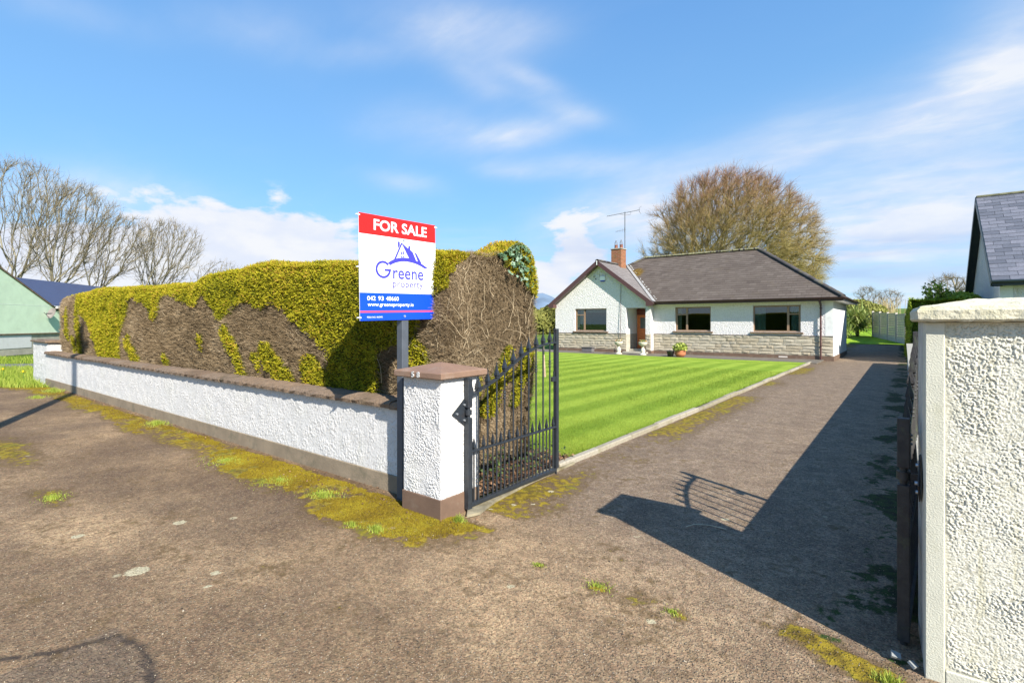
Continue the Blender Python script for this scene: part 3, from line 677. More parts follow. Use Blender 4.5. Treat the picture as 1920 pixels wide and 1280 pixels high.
def cap(O, hw, z0, z1, z2, m, parent, name='cap'):
    b = MB(); cx, cy = O; c = .008
    r0 = [(cx+sx*hw, cy+sy*hw) for sx, sy in ((-1, -1), (1, -1), (1, 1), (-1, 1))]; r1 = [(cx+sx*(hw-c), cy+sy*(hw-c)) for sx, sy in ((-1, -1), (1, -1), (1, 1), (-1, 1))]
    V = [(*p, z0) for p in r1]+[(*p, z0+c) for p in r0]+[(*p, z1-c) for p in r0]+[(*p, z1) for p in r1]+[(cx, cy, z2)]
    F = [(3, 2, 1, 0)]
    for k in range(3): F += [(k*4+i, k*4+(i+1) % 4, k*4+4+(i+1) % 4, k*4+4+i) for i in range(4)]
    F += [(12+i, 12+(i+1) % 4, 16) for i in range(4)]
    b.add(V, F); return at(parent, b.build(name, m, parent))
cap((-3.195, 3.14), .283, 1.145, 1.20, 1.262, M_brownup, pl)
def text_mesh(body, size, extrude=0., offset=0., align='LEFT', spacing=1.):
    cu = bpy.data.curves.new('lettering', 'FONT'); cu.body = body; cu.size = size; cu.extrude = extrude; cu.offset = offset; cu.align_x = align; cu.space_character = spacing; cu.resolution_u = 4
    o = bpy.data.objects.new('tmp', cu); COL.objects.link(o); bpy.context.view_layer.update()
    me = bpy.data.meshes.new_from_object(o.evaluated_get(bpy.context.evaluated_depsgraph_get())); bpy.data.objects.remove(o); bpy.data.curves.remove(cu)
    return me
M_num = plain('aluminium_house_number', (.62, .62, .6), .4, .1, metal=.3)
for ch, xx in (('5', -3.250), ('8', -3.185)):
    me = text_mesh(ch, .064, .004, .0015); o = link('number_'+{'5': 'five', '8': 'eight'}[ch], me, M_num, pl)
    o.location = (xx+3.195, 2.915-.07-3.14+.006, 1.153); o.rotation_euler = (PI/2, 0, 0)

# --- sign on its post
post = empty('sign_post', (-3.627, 3.078, 0), 'square grey post standing between low wall and pillar 58 holding the sale board', 'post')
b = MB(); b.box(-.0375, .0375, -.0375, .0375, -.1, 2.33, c=.004); b.build('shaft', M_post, post)
SB = empty('for_sale_board', (-3.56, 3.01, 2.07), 'red, white and blue FOR SALE estate agent board fixed to a grey post', 'sign')
XB = -3.580
def bp(u, z, d=0.): return (XB+d, u, z)
def flat(name, poly, m, d, parent=SB, off=None):
    b = MB(); b.add([bp(u, z, d) for u, z in poly], [list(range(len(poly)))]); return at(parent, b.build(name, m, parent))
M_white = plain('sign_white_print', (.80, .82, .86), .45, .01, spec=.4)
M_red = plain('sign_red_print', (.78, .012, .010), .45, .02, spec=.4)
M_blue = plain('sign_blue_print', (.004, .065, .72), .45, .02, spec=.4)
M_ink = plain('sign_logo_blue', (.05, .045, .55), .5, .02)
M_ink2 = plain('sign_logo_violet_ink', (.07, .05, .30), .5, .02)
M_pink = plain('sign_pink_line', (.72, .07, .10), .45, .02)
M_swoosh = plain('sign_grey_swoosh', (.50, .53, .66), .5, .02)
TL, TR, BR, BL = (2.571, 2.513), (3.435, 2.531), (3.450, 1.638), (2.586, 1.616)
def lerp(t, s_):   # t across, s_ from top
    a = (TL[0]+(TR[0]-TL[0])*t, TL[1]+(TR[1]-TL[1])*t); b_ = (BL[0]+(BR[0]-BL[0])*t, BL[1]+(BR[1]-BL[1])*t)
    return (a[0]+(b_[0]-a[0])*s_, a[1]+(b_[1]-a[1])*s_)
b = MB(); b.prism([bp(*p, -.0065) for p in (TL, TR, BR, BL)], (.0065, 0, 0)); at(SB, b.build('panel', M_white, SB))
def bandp(s0, s1): return [lerp(0, s0), lerp(1, s0), lerp(1, s1), lerp(0, s1)]
flat('red_band', bandp(0, .190), M_red, .0005)
flat('blue_band', bandp(.738, 1.0), M_blue, .0005)
flat('pink_line', bandp(.908, .925), M_pink, .0012)
tilt = math.atan2(TR[1]-TL[1], TR[0]-TL[0])
def sign_text(name, body, u0, u1, zb, capz, m, off=0., d=.0015, sp=1., zb2=None):
    """fit the text to width u0..u1 and cap height"""
    me = text_mesh(body, 1., 0, off, spacing=sp); xs = [v.co.x for v in me.vertices]; ys = [v.co.y for v in me.vertices]
    ref = text_mesh('H', 1., 0, off); hy = max(v.co.y for v in ref.vertices)
    sx = (u1-u0)/(max(xs)-min(xs)); sy = capz/hy; mx = min(xs)
    for v in me.vertices:
        a, c_ = (v.co.x-mx)*sx, v.co.y*sy
        v.co = (XB+d, u0+a, zb+c_+a*math.tan(tilt))
    o = link(name, me, m, SB); return at(SB, o)
sign_text('lettering_for_sale', 'FOR SALE', 2.722, 3.326, 2.392, .089, M_white, .022)
for wd, ua, ub in (('042', 2.655, 2.742), ('93', 2.768, 2.826), ('40660', 2.852, 2.992)): sign_text('lettering_phone', wd, ua, ub, 1.789+(ua-2.655)*math.tan(tilt), .036, M_white, .012)
sign_text('lettering_web', 'www.greeneproperty.ie', 2.660, 3.165, 1.740, .031, M_white, .010)
sign_text('lettering_licence', 'PSRA NO. 002992', 2.655, 2.815, 1.640, .013, M_white, .005)
sign_text('lettering_reene', 'reene', 2.928, 3.285, 1.990, .112, M_ink, .012)
sign_text('lettering_property', 'property', 2.926, 3.280, 1.916, .060, M_ink2, .007)
def conv(pts): return [((2.571+(x-120)*0), 0) for x, y in pts]
# logo traced as flat print (board metres)
def ring(cx, cz, r0, r1, a0, a1, rz=1., n=28):
    o = [(cx+r1*math.cos(a), cz+rz*r1*math.sin(a)) for a in np.linspace(a0, a1, n)]; i = [(cx+r0*math.cos(a), cz+rz*r0*math.sin(a)) for a in np.linspace(a1, a0, n)]
    return o, i
def strip(name, outer, inner, m, d):
    n = len(outer); inner = inner[::-1]; b = MB(); b.add([bp(*p, d) for p in outer]+[bp(*p, d) for p in inner], [(i, i+1, n+i+1, n+i) for i in range(n-1)]); return at(SB, b.build(name, m, SB))
o_, i_ = ring(2.822, 2.060, .060, .082, D(42), D(360), .93); strip('logo_g', o_, i_, M_ink, .0015)
flat('logo_g_bar', [(2.836, 2.068), (2.906, 2.069), (2.906, 2.050), (2.836, 2.049)], M_ink, .0018)
def arc(pts_top, pts_bot, name, m, d): strip(name, pts_top, pts_bot[::-1], m, d)
us = np.linspace(0, 1, 14)
def bez(a, b_, c_, d_): return [((1-t)**3*a[0]+3*(1-t)**2*t*b_[0]+3*(1-t)*t*t*c_[0]+t**3*d_[0], (1-t)**3*a[1]+3*(1-t)**2*t*b_[1]+3*(1-t)*t*t*c_[1]+t**3*d_[1]) for t in us]
arc(bez((2.873, 2.124), (2.99, 2.205), (3.16, 2.215), (3.349, 2.108)), bez((2.897, 2.102), (3.00, 2.165), (3.15, 2.170), (3.298, 2.108)), 'logo_roof_arc', M_ink, .0015)
flat('logo_gable_left', [(3.020, 2.318), (3.032, 2.306), (2.962, 2.165), (2.935, 2.153)], M_ink, .0018)
flat('logo_chimney', [(2.981, 2.322), (3.004, 2.322), (3.004, 2.292), (2.982, 2.256)], M_ink, .0021)
flat('logo_gable_right', [(3.020, 2.318), (3.100, 2.272), (3.104, 2.298), (3.124, 2.299), (3.126, 2.262), (3.155, 2.245), (3.200, 2.165), (3.24, 2.15), (3.120, 2.170)], M_ink, .0018)
flat('logo_dormer', [(3.178, 2.238), (3.193, 2.246), (3.262, 2.155), (3.225, 2.150)], M_ink, .0021)
for (a, c_, w_, h_) in [(3.018, 2.208, .014, .028), (3.038, 2.212, .014, .028), (3.018, 2.186, .014, .014), (3.038, 2.188, .014, .014)]:
    flat('logo_window', [(a, c_), (a+w_, c_), (a+w_, c_+h_), (a, c_+h_)], M_ink, .0021)
arc(bez((2.935, 2.098), (3.02, 2.155), (3.18, 2.165), (3.315, 2.055)), bez((2.935, 2.098), (3.05, 2.125), (3.18, 2.150), (3.315, 2.055)), 'logo_swoosh', M_swoosh, .0012)
arc(bez((2.665, 1.978), (2.70, 2.03), (2.73, 2.05), (2.752, 2.062)), bez((2.665, 1.978), (2.70, 2.020), (2.73, 2.04), (2.750, 2.048)), 'logo_swoosh_tail', M_swoosh, .0012)
M_tie = plain('white_cable_tie', (.8, .8, .78), .4, .02)
M_bolt = plain('zinc_bolt_head', (.45, .48, .5), .35, .1, metal=.6)
for t, s_ in ((0, .02), (0, .5), (0, .97), (1, .02), (1, .5), (1, .97)):
    u_, z_ = lerp(t, s_); b = MB(); b.box(XB-.012, XB+.003, u_-.012-.012*(t == 0), u_+.012+.012*(t == 1), z_-.005, z_+.004); at(SB, b.build('cable_tie', M_tie, SB))
for s_ in (.205, .965):
    u_, z_ = lerp(.548, s_); b = MB(); b.tube([(XB-.01, u_, z_), (XB+.007, u_, z_)], .011, 10); at(SB, b.build('bolt', M_bolt, SB))

# --- gates
TOP = [(3.214, 0.98), (3.326, 1.012), (3.45, 1.053), (3.577, 1.096), (3.691, 1.151), (3.823, 1.215), (3.948, 1.272), (4.071, 1.318), (4.197, 1.354), (4.321, 1.378), (4.45, 1.390), (4.56, 1.393)]
def topz(u): return float(np.interp(u, [p[0] for p in TOP], [p[1] for p in TOP]))
def gate(name, label, loc, rz, m, side, plate=True):
    """leaf lies along local +y from the hinge stile; side = which way the ironwork faces"""
    G = empty(name, loc, label, 'gate', 'pair of entrance gates', rz=rz); U0 = 3.2
    L = 1.366
    def P(nm, b): return b.build(nm, m, G)
    b = MB(); b.box(-.025, .025, -.025, .025, .03, .80, c=.003); b.box(-.025, .025, -.025, .025, .885, 1.128, c=.003); b.tube([(0, 0, -.02), (0, 0, .90)], .016, 10); P('hinge_stile', b)
    b = MB(); b.box(-.022, .022, L-.022, L+.022, .07, 1.538, c=.003); P('closing_stile', b)
    b = MB(); b.tube([(0, L+.0, .08), (0, L+.0, -.0)], .009, 8); P('drop_bolt', b)
    # stile scrolls
    for yy, zz_, s_ in ((.035, 1.10, 1), (L-.035, 1.50, -1)):
        b = MB(); b.prism([(-.006, yy-.01*s_, zz_), (-.006, yy+.02*s_, zz_-.06), (-.006, yy+.03*s_, zz_-.11), (-.006, yy-.01*s_, zz_-.13)], (.012, 0, 0)); P('scroll_bracket', b)
    b = MB()
    for i in range(len(TOP)-1):
        (u0, z0), (u1, z1) = TOP[i], TOP[i+1]
        b.add([(sx*.018, u-U0, z+dz_) for u, z in ((u0-.0, z0), (u1, z1)) for sx in (-1, 1) for dz_ in (-.008, .008)], [(0, 1, 3, 2), (4, 6, 7, 5), (0, 4, 5, 1), (2, 3, 7, 6), (0, 2, 6, 4), (1, 5, 7, 3)])
    P('top_rail', b)
    b = MB(); b.box(-.02, .02, .02, L-.02, .50, .516, c=.002); P('middle_rail', b)
    b = MB(); b.box(-.022, .022, .02, L-.02, .045, .075, c=.002); P('bottom_rail', b)
    long = [3.326, 3.45, 3.577, 3.691, 3.823, 3.948, 4.071, 4.197, 4.321, 4.444]
    short = [3.27, 3.396, 3.522, 3.636, 3.757, 3.885, 4.010, 4.134, 4.258, 4.383, 4.505]
    def spear(b, y, z):
        b.box(-.017, .017, y-.017, y+.017, z+.008, z+.018, c=.003)
        w = [(.0, .018, .012), (.0, .03, .019), (.0, .045, .018), (0, .10, .006), (0, .155, .001)]
        for (a, h0, r0), (_, h1, r1) in zip(w[:-1], w[1:]):
            b.add([(sx*r0, y+sy*r0, z+h0) for sx, sy in ((-1, -1), (1, -1), (1, 1), (-1, 1))]+[(sx*r1, y+sy*r1, z+h1) for sx, sy in ((-1, -1), (1, -1), (1, 1), (-1, 1))], [(i, (i+1) % 4, 4+(i+1) % 4, 4+i) for i in range(4)])
    for i, u in enumerate(long):
        z = topz(u); b = MB(); b.tube([(0, u-U0, .06), (0, u-U0, z)], .0085, 8, cap=False); spear(b, u-U0, z)
        if i % 2 == 1 or i == 9:
            zc = z-.22-.12*(i == 1)*0
            for q_ in (-.02, .005, .03): b.lathe([(.0085, zc+q_-.008), (.016, zc+q_-.003), (.016, zc+q_+.003), (.0085, zc+q_+.008)], 0, u-U0, 10)
        P('bar', b)
    for u in short:
        b = MB(); b.tube([(0, u-U0, .06), (0, u-U0, .51)], .0075, 8, cap=False); 
        z = .508; b.box(-.012, .012, u-U0-.012, u-U0+.012, z+.008, z+.016)
        for (h0, r0), (h1, r1) in (((.016, .008), (.03, .014)), ((.03, .014), (.115, .001))):
            y = u-U0; b.add([(sx*r0, y+sy*r0, z+h0) for sx, sy in ((-1, -1), (1, -1), (1, 1), (-1, 1))]+[(sx*r1, y+sy*r1, z+h1) for sx, sy in ((-1, -1), (1, -1), (1, 1), (-1, 1))], [(i, (i+1) % 4, 4+(i+1) % 4, 4+i) for i in range(4)])
        P('short_bar', b)
    b = MB(); b.box(-.012, .012, L-.085, L-.02, .985, 1.035, c=.002); b.box(-.006, .006, L-.05, L-.038, 1.03, 1.09); P('latch', b)
    # hinge collar and plate on the pillar side
    s_ = side; hg = .022 if s_ > 0 else .06
    b = MB(); b.tube([(0, 0, .825), (0, 0, .865)], .030, 12); b.box(min(0, -s_*hg), max(0, -s_*hg), -.012, .012, .83, .86); P('hinge_collar', b)
    b = MB(); hx = -s_*hg
    b.prism([(hx, -.10-.07, .845), (hx, -.03, .955), (hx, .02, .955), (hx, .02, .735), (hx, -.03, .735)], (-s_*.006, 0, 0)); pl_ = P('hinge_plate', b)
    for yy, zz_ in ((-.12, .845), (-.03, .91), (-.03, .78)):
        b = MB(); b.tube([(hx, yy, zz_), (hx+s_*.012, yy, zz_)], .009, 8); b.build('bolt', M_bolt, pl_)
    return G
gate('iron_gate', 'grey spear topped iron gate standing open beside pillar 58', (-2.932, 3.2, 0), 0, M_iron, 1)
gate('iron_gate', 'weathered dark iron gate folded open against the cream pier at the right edge', (-.012, 3.2, 0), -.05, M_iron_old, -1)

# --- right pier, near the camera
pr = empty('gate_pier', (.30, 3.2, 0), 'tall cream pebbledashed gate pier with sloped capping filling the right edge', 'pillar')
RZ = Matrix.Translation((.067, 2.96, 0)) @ Matrix.Rotation(D(2.6), 4, 'Z')
def tr(o): o.matrix_parent_inverse = Matrix.Translation(-pr.location) @ RZ; return o
b = MB(); b.box(.001, .60, .012, .45, -.1, 1.605); tr(b.build('core', plain('grimy_grey_render', (.50, .48, .42), .9, .15, 6, bump=.006, bscale=70, dirt=((.17, .15, .10), .75)), pr))
# smooth arris strips at the corner and skirting, proud of the panel
b = MB(); b.box(-.002, .067, -.002, .10, -.1, 1.602, c=.004); b.box(.068, .602, -.002, .05, -.1, .065, c=.004); b.box(.53, .602, -.002, .10, .066, 1.602, c=.004)
tr(b.build('smooth_margin', M_creamface, pr))
tr(roughgrid('render_panel', (.0675, .008, .066), (1, 0, 0), (0, 0, 1), (0, -1, 0), .46, 1.535, .0024, .0050, 57, M_rc, pr, 150))
b = MB()
prof = [(-.042, 1.606), (-.048, 1.618), (-.048, 1.655), (-.036, 1.674), (.0, 1.683)]
x0, x1, y0, y1 = -.030, .65, -.045, .50
def rr(e, z): return [(x0-e, y0-e, z), (x1+e, y0-e, z), (x1+e, y1+e, z), (x0-e, y1+e, z)]
V = []
lv = [(-.008, 1.606), (.0, 1.616), (.0, 1.655), (-.010, 1.672)]
for e, z in lv: V += rr(e, z)
V += [(.20, .20, 1.712), (.42, .20, 1.712)]
F = [(3, 2, 1, 0)]
for k in range(3): F += [(k*4+i, k*4+(i+1) % 4, k*4+4+(i+1) % 4, k*4+4+i) for i in range(4)]
F += [(12, 13, 17, 16), (13, 14, 17), (14, 15, 16, 17), (15, 12, 16)]
b.add(V, F); me = b.mesh('capping')
tr(link('capping', me, M_capcream, pr))
sm = [o for o in pr.children if o.name.startswith('capping')][0]
md = sm.modifiers.new('s', 'SUBSURF'); md.subdivision_type = 'SIMPLE'; md.levels = md.render_levels = 5
tx = bpy.data.textures.new('lump', 'CLOUDS'); tx.noise_scale = .06; dm = sm.modifiers.new('d', 'DISPLACE'); dm.texture = tx; dm.strength = .012; dm.mid_level = .5
# low boundary wall along the drive
bw = empty('boundary_wall', (.15, 14, 0), 'low plain rendered boundary wall along the right side of the drive behind the open gate', 'wall')
b = MB(); b.prism([(.075, 3.5, -.1), (.24, 3.5, -.1), (.24, 24.3, -.1), (.02, 24.3, -.1)], (0, 0, .87)); at(bw, b.build('core', M_roughw, bw))
b = MB(); b.prism([(.05, 3.5, .772), (.28, 3.5, .772), (.28, 24.35, .772), (-.01, 24.35, .772)], (0, 0, .05)); at(bw, b.build('coping', M_concrete, bw))
nb = empty('neighbour_wall', (4, 3.2, 0), 'low white roadside wall of the neighbouring house running right from the cream pier', 'wall')
b = MB(); b.box(.68, 9, 3.1, 3.3, -.1, 1.0); at(nb, b.build('core', M_roughw, nb)); b = MB(); b.box(.68, 9, 3.05, 3.35, 1.002, 1.06, c=.01); at(nb, b.build('coping', M_coping, nb))
b = MB(); b.add([(-.42, 2.9, .004)], []); 
# broken slabs at the foot of the pier
M_tile = plain('broken_pale_slab', (.24, .25, .24), .8, .1, 20)
for i, (x, y, r_) in enumerate([(-.045, 3.02, .4), (.02, 2.98, 1.2)]):
    b = MB(); b.prism([(-.02, -.014, 0), (.019, -.016, 0), (.023, .012, 0), (-.014, .018, 0)], (0, 0, .012)); o = b.build('slab_fragment', M_tile); o.location = (x, y, .03); o.rotation_euler = (.5, .2, r_)
    tag(o, ('pale broken slab fragment leaning at the foot of the right gate post', 'pale broken slab fragment wedged between gate post and cream pier')[i], 'debris')
# utility pole whose shadow falls across the forecourt and wall (stands behind the photographer's left)
up = empty('utility_pole', (-6.96, -.455, 0), 'tall round wooden utility pole at the roadside', 'pole')
b = MB(); b.tube([(0, 0, -.2), (0, 0, 8.2)], [.115, .085], 12); b.build('shaft', plain('creosoted_timber', (.09, .065, .045), .85, .2, 5), up)
b = MB(); b.box(-.5, .5, -.05, .05, 7.7, 7.82); b.build('crossarm', plain('timber_crossarm', (.10, .07, .05), .85, .2, 5), up)
# ================================================================== HEDGE
HX0, HX1, HY0, HY1 = -17.75, -3.36, 3.40, 4.93
HT = [(-17.7, 2.20), (-16.9, 2.28), (-14.8, 2.33), (-12.6, 2.28), (-10.4, 2.25), (-9.5, 2.24), (-8.9, 2.32), (-7.9, 2.36), (-6.8, 2.38), (-5.8, 2.34), (-4.9, 2.28), (-4.3, 2.30), (-3.4, 2.30)]
def hmap(q, push=0.):
    """rounded, wavering hedge body from points q on the plain box; returns position and normal"""
    q = np.asarray(q, float); r = .34; H = np.interp(q[..., 0], [p[0] for p in HT], [p[1] for p in HT])
    lo = np.array([HX0+r, HY0+r, -5.]); hi = np.array([HX1-r*.8, HY1-r, 9.])
    c = np.clip(q, lo, hi); c[..., 2] = np.minimum(q[..., 2], H-r*.75); q2 = q.copy(); q2[..., 2] = np.minimum(q[..., 2], H)
    dlt = q2-c; L_ = np.linalg.norm(dlt, axis=-1, keepdims=True); n = dlt/np.maximum(L_, 1e-6)
    rad = np.minimum(L_, r)
    p = c+n*rad
    w = fbm(p[..., 0]*1.3, p[..., 1]*1.3, p[..., 2]*1.3, seed=50, oc=3)-.5; w2 = fbm(p[..., 0]*6, p[..., 1]*6, p[..., 2]*6, seed=51, oc=2)-.5
    p[..., 2] += .15*np.exp(-((p[..., 1]-4.5)/.22)**2)*sst(p[..., 0], -4.1, -3.6)*sst(p[..., 2], 2.0, 2.3)
    lean = np.clip((1.2-p[..., 2])*.06, 0, .08)
    p = p+n*(w*.13+w2*.035+push)[..., None]-n*lean[..., None]
    return p, n
GP = [(-16.33, 2.31), (-15.94, 2.05), (-15.17, 1.66), (-14.6, 1.22), (-14.1, .70), (-12.85, .70), (-12.78, 1.33), (-12.42, 1.65), (-12.23, 2.03), (-11.95, 2.08), (-11.39, 1.95), (-11.14, 1.90), (-11.08, 1.69), (-10.9, 1.60), (-10.68, 1.75), (-10.6, 1.94), (-10.4, 2.05), (-9.9, 2.04), (-9.5, 1.93), (-9.0, 1.83), (-8.73, 2.02), (-8.5, 1.88), (-8.2, 1.67), (-8.09, 1.64), (-7.8, 1.77), (-7.7, 1.87), (-7.2, 1.86), (-6.9, 1.78), (-6.6, 1.87), (-6.3, 1.72), (-6, 1.56), (-5.7, 1.44), (-5.48, 1.33), (-5.34, 1.26), (-5.29, .6), (-4.35, .6), (-4.38, 1.3), (-4.09, 1.36), (-3.85, 1.40), (-3.68, 1.66), (-3.55, 1.90), (-3.3, 2.0), (-3.2, 3), (-16.45, 3)]
RP = [(3.2, 3.0), (3.2, 1.95), (3.55, 2.10), (3.72, 2.27), (3.86, 2.33), (4.22, 2.36), (4.28, 2.18), (4.62, 2.06), (4.75, 1.93), (5.1, 1.80), (5.4, 3.0)]
SP = [((-7.95, 1.46), (-7.45, .92), .11), ((-7.08, 1.12), (-6.95, .99), .07), ((-6.8, 1.2), (-6.2, .86), .17), ((-5.72, 1.05), (-5.38, .84), .17), ((-12.3, 1.2), (-11.8, .86), .16), ((-10.32, .97), (-10.2, .93), .1),
      ((-16.8, 1.8), (-16.6, 1.3), .16), ((-15.9, 2.0), (-15.6, .95), .13), ((-3.85, 1.33), (-3.72, 1.18), .13), ((-16.1, 1.2), (-16.0, .9), .1), ((-8.9, 1.35), (-8.85, 1.2), .06)]
SR = [((4.0, .72), (4.3, 1.22), .11), ((4.45, .75), (4.62, 1.22), .09), ((3.75, .85), (3.8, 1.0), .08)]
def green(p, n):
    x, y, z = p[..., 0], p[..., 1], p[..., 2]
    wx = (fbm(x*6, z*6, y*6, seed=60, oc=3)-.5)*.17; wz = (fbm(x*6, z*6, y*6, seed=61, oc=3)-.5)*.17
    f = inpoly(x+wx, z+wz, GP)
    for a, b_, w in SP: f |= segd(x+wx*.8, z+wz*.8, [a, b_]) < w
    r_ = inpoly(y+wx, z+wz, RP)
    for a, b_, w in SR: r_ |= segd(y+wx, z+wz, [a, b_]) < w*1.05
    end = (n[..., 0] > .6)
    out = np.where(end, r_, f) | (n[..., 2] > .72)
    out = np.where((n[..., 0] < -.55) & (n[..., 2] < .6), False, out)
    return out | (n[..., 1] > .88)
hedge = empty('hedge', (-10.5, 4.1, 0), 'long clipped conifer hedge behind the low wall, yellow green on top and dead brown below', 'hedge')
def hface(fn, nu, nv):
    u, v = np.meshgrid(np.linspace(0, 1, nu), np.linspace(0, 1, nv)); q = fn(u, v); p, n = hmap(q, -.055); i = np.arange(nv-1)[:, None]*nu+np.arange(nu-1)[None, :]
    gr = green(p, n).astype(float); p = p+n*(gr*.06)[..., None]
    return p.reshape(-1, 3), np.stack([i, i+1, i+1+nu, i+nu], -1).reshape(-1, 4), gr.ravel()
LX, LY = HX1-HX0, HY1-HY0; ZB = .05
def S3(a, b_, c_): return np.stack(np.broadcast_arrays(a, b_, c_), -1)
faces = [(lambda u, v: S3(HX0+u*LX, HY0, ZB+v*2.7), 290, 54), (lambda u, v: S3(HX0+u*LX, HY0+v*LY, 2.75), 290, 32), (lambda u, v: S3(HX1, HY0+u*LY, ZB+v*2.7), 34, 54), (lambda u, v: S3(HX0, HY1-u*LY, ZB+v*2.7), 20, 30), (lambda u, v: S3(HX1-u*LX, HY1, ZB+v*2.7), 150, 24)]
Vs, Fs, As, o_ = [], [], [], 0
for fn, a, b_ in faces:
    v_, f_, g_ = hface(fn, a, b_); Vs.append(v_); Fs.append(f_+o_); As.append(g_); o_ += len(v_)
def hedgecore():
    m, q, b = mat('hedge_body'); P_ = pos(q); n = q.noise(P_, 40, 5, .7); n2 = q.noise(q.scale(P_, (1, 1, .35)), 90, 3, .7)
    gcol = q.mix(q.step(n, .35, .65), (.03, .035, .006), (.12, .12, .014)); bcol = q.mix(q.step(n2, .35, .65), (.045, .03, .018), (.19, .145, .095))
    q.put(b.inputs['Base Color'], q.mix(q.step(q.attr('g'), .4, .6), bcol, gcol)); b.inputs['Roughness'].default_value = .95; b.inputs['Specular IOR Level'].default_value = .1
    q.put(b.inputs['Normal'], q.bump(q.m('ADD', n, n2), 1., .03)); return m
at(hedge, link('body', npmesh('body', np.vstack(Vs), np.vstack(Fs), True, dict(g=np.concatenate(As))), hedgecore(), hedge))
def samp(n):
    """samples on the box surface, denser towards the gate"""
    A = [LX*2.2, LX*LY*.9, LY*2.6*1.5, LY*2, LX*.6]; pr_ = np.array(A)/sum(A); k = RNG.choice(5, n, p=pr_); u = RNG.random(n)
    ux = 1-u**1.35; v = RNG.random(n); q = np.empty((n, 3))
    z = .15+v*2.6
    q[:, 0] = np.select([k == 0, k == 1, k == 2, k == 3, k == 4], [HX0+ux*LX, HX0+ux*LX, HX1, HX0, HX0+ux*LX])
    q[:, 1] = np.select([k == 0, k == 1, k == 2, k == 3, k == 4], [HY0, HY0+v*LY, HY0+u*LY, HY0+u*LY, HY1])
    q[:, 2] = np.select([k == 1], [2.75+0*v], z)
    return q
def ribbons(P_, dirn, side, L_, w, tip=.3):
    """flat tapered slips: 4 verts each"""
    e = P_+dirn*L_[:, None]; V = np.stack([P_-side*w[:, None]/2, P_+side*w[:, None]/2, e+side*w[:, None]*tip/2, e-side*w[:, None]*tip/2], 1)
    n = len(P_); return V.reshape(-1, 3), np.arange(4*n).reshape(-1, 4)
def nrmz(v): return v/np.maximum(np.linalg.norm(v, axis=-1, keepdims=True), 1e-9)
N_ = 470000
q = samp(N_); p, n = hmap(q, 0.); gr = green(p, n); low = p[:, 2] < .78
drop = low & (n[:, 0] < .5); p, n, gr = p[~drop], n[~drop], gr[~drop]
dist = np.linalg.norm(p-np.array([0, 0, 1.6]), axis=1)
# green sprays
pg, ng, dg = p[gr], n[gr], dist[gr]; rnd = RNG.normal(0, 1, pg.shape)
dirn = nrmz(ng*.8+rnd*.6+np.array([0, 0, .2])); side = nrmz(np.cross(dirn, RNG.normal(0, 1, pg.shape)))
clump = fbm(pg[:, 0]*7, pg[:, 1]*7, pg[:, 2]*7, seed=90, oc=2)
base = pg+ng*(RNG.uniform(-.02, .02, len(pg))+.015+.05*(clump-.5))[:, None]
big = fbm(pg[:, 0]*1.6, pg[:, 1]*1.6, pg[:, 2]*1.6, seed=92, oc=2)
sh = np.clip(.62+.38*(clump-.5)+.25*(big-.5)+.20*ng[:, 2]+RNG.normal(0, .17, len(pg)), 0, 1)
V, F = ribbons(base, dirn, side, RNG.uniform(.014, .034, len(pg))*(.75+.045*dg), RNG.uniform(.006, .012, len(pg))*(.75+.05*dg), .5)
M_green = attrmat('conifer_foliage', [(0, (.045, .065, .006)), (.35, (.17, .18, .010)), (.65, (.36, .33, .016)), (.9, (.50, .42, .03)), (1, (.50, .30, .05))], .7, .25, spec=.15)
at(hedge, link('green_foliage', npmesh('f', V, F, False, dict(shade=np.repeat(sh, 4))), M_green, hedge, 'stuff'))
# dead twigs
br = ~gr; q = samp(330000); p2, n2 = hmap(q, 0.); b2 = ~green(p2, n2) & ~((p2[:, 2] < .78) & (n2[:, 0] < .5)); pb = np.vstack([p[br], p2[b2]]); nb_ = np.vstack([n[br], n2[b2]])
db = np.linalg.norm(pb-np.array([0, 0, 1.6]), axis=1)
flow = np.stack([fbm(pb[:, 0]*2, pb[:, 2]*2, pb[:, 1]*2, seed=95, oc=2)-.75, fbm(pb[:, 0]*2, pb[:, 2]*2, pb[:, 1]*2, seed=96, oc=2)-.6, .25+0*db], -1)
rnd = RNG.normal(0, 1, pb.shape); dirn = nrmz(nb_*.30+flow*1.4+rnd*.38); side = nrmz(np.cross(dirn, nb_+RNG.normal(0, .5, pb.shape)))
base = pb+nb_*RNG.uniform(-.06, -.005, len(pb))[:, None]
sh = np.clip(.44+.85*(fbm(pb[:, 0]*2.5, pb[:, 1]*2.5, pb[:, 2]*2.5, seed=97)-.5)+RNG.normal(0, .2, len(pb)), 0, 1)
V, F = ribbons(base, dirn, side, RNG.uniform(.03, .10, len(pb)), RNG.uniform(.002, .0045, len(pb))*(.7+.08*db), .4)
M_twig = attrmat('dead_twig', [(0, (.06, .043, .024)), (.4, (.21, .15, .085)), (.75, (.34, .255, .155)), (1, (.52, .42, .28))], .9, spec=.1)
at(hedge, link('dead_twigs', npmesh('t', V, F, False, dict(shade=np.repeat(sh, 4))), M_twig, hedge, 'stuff'))
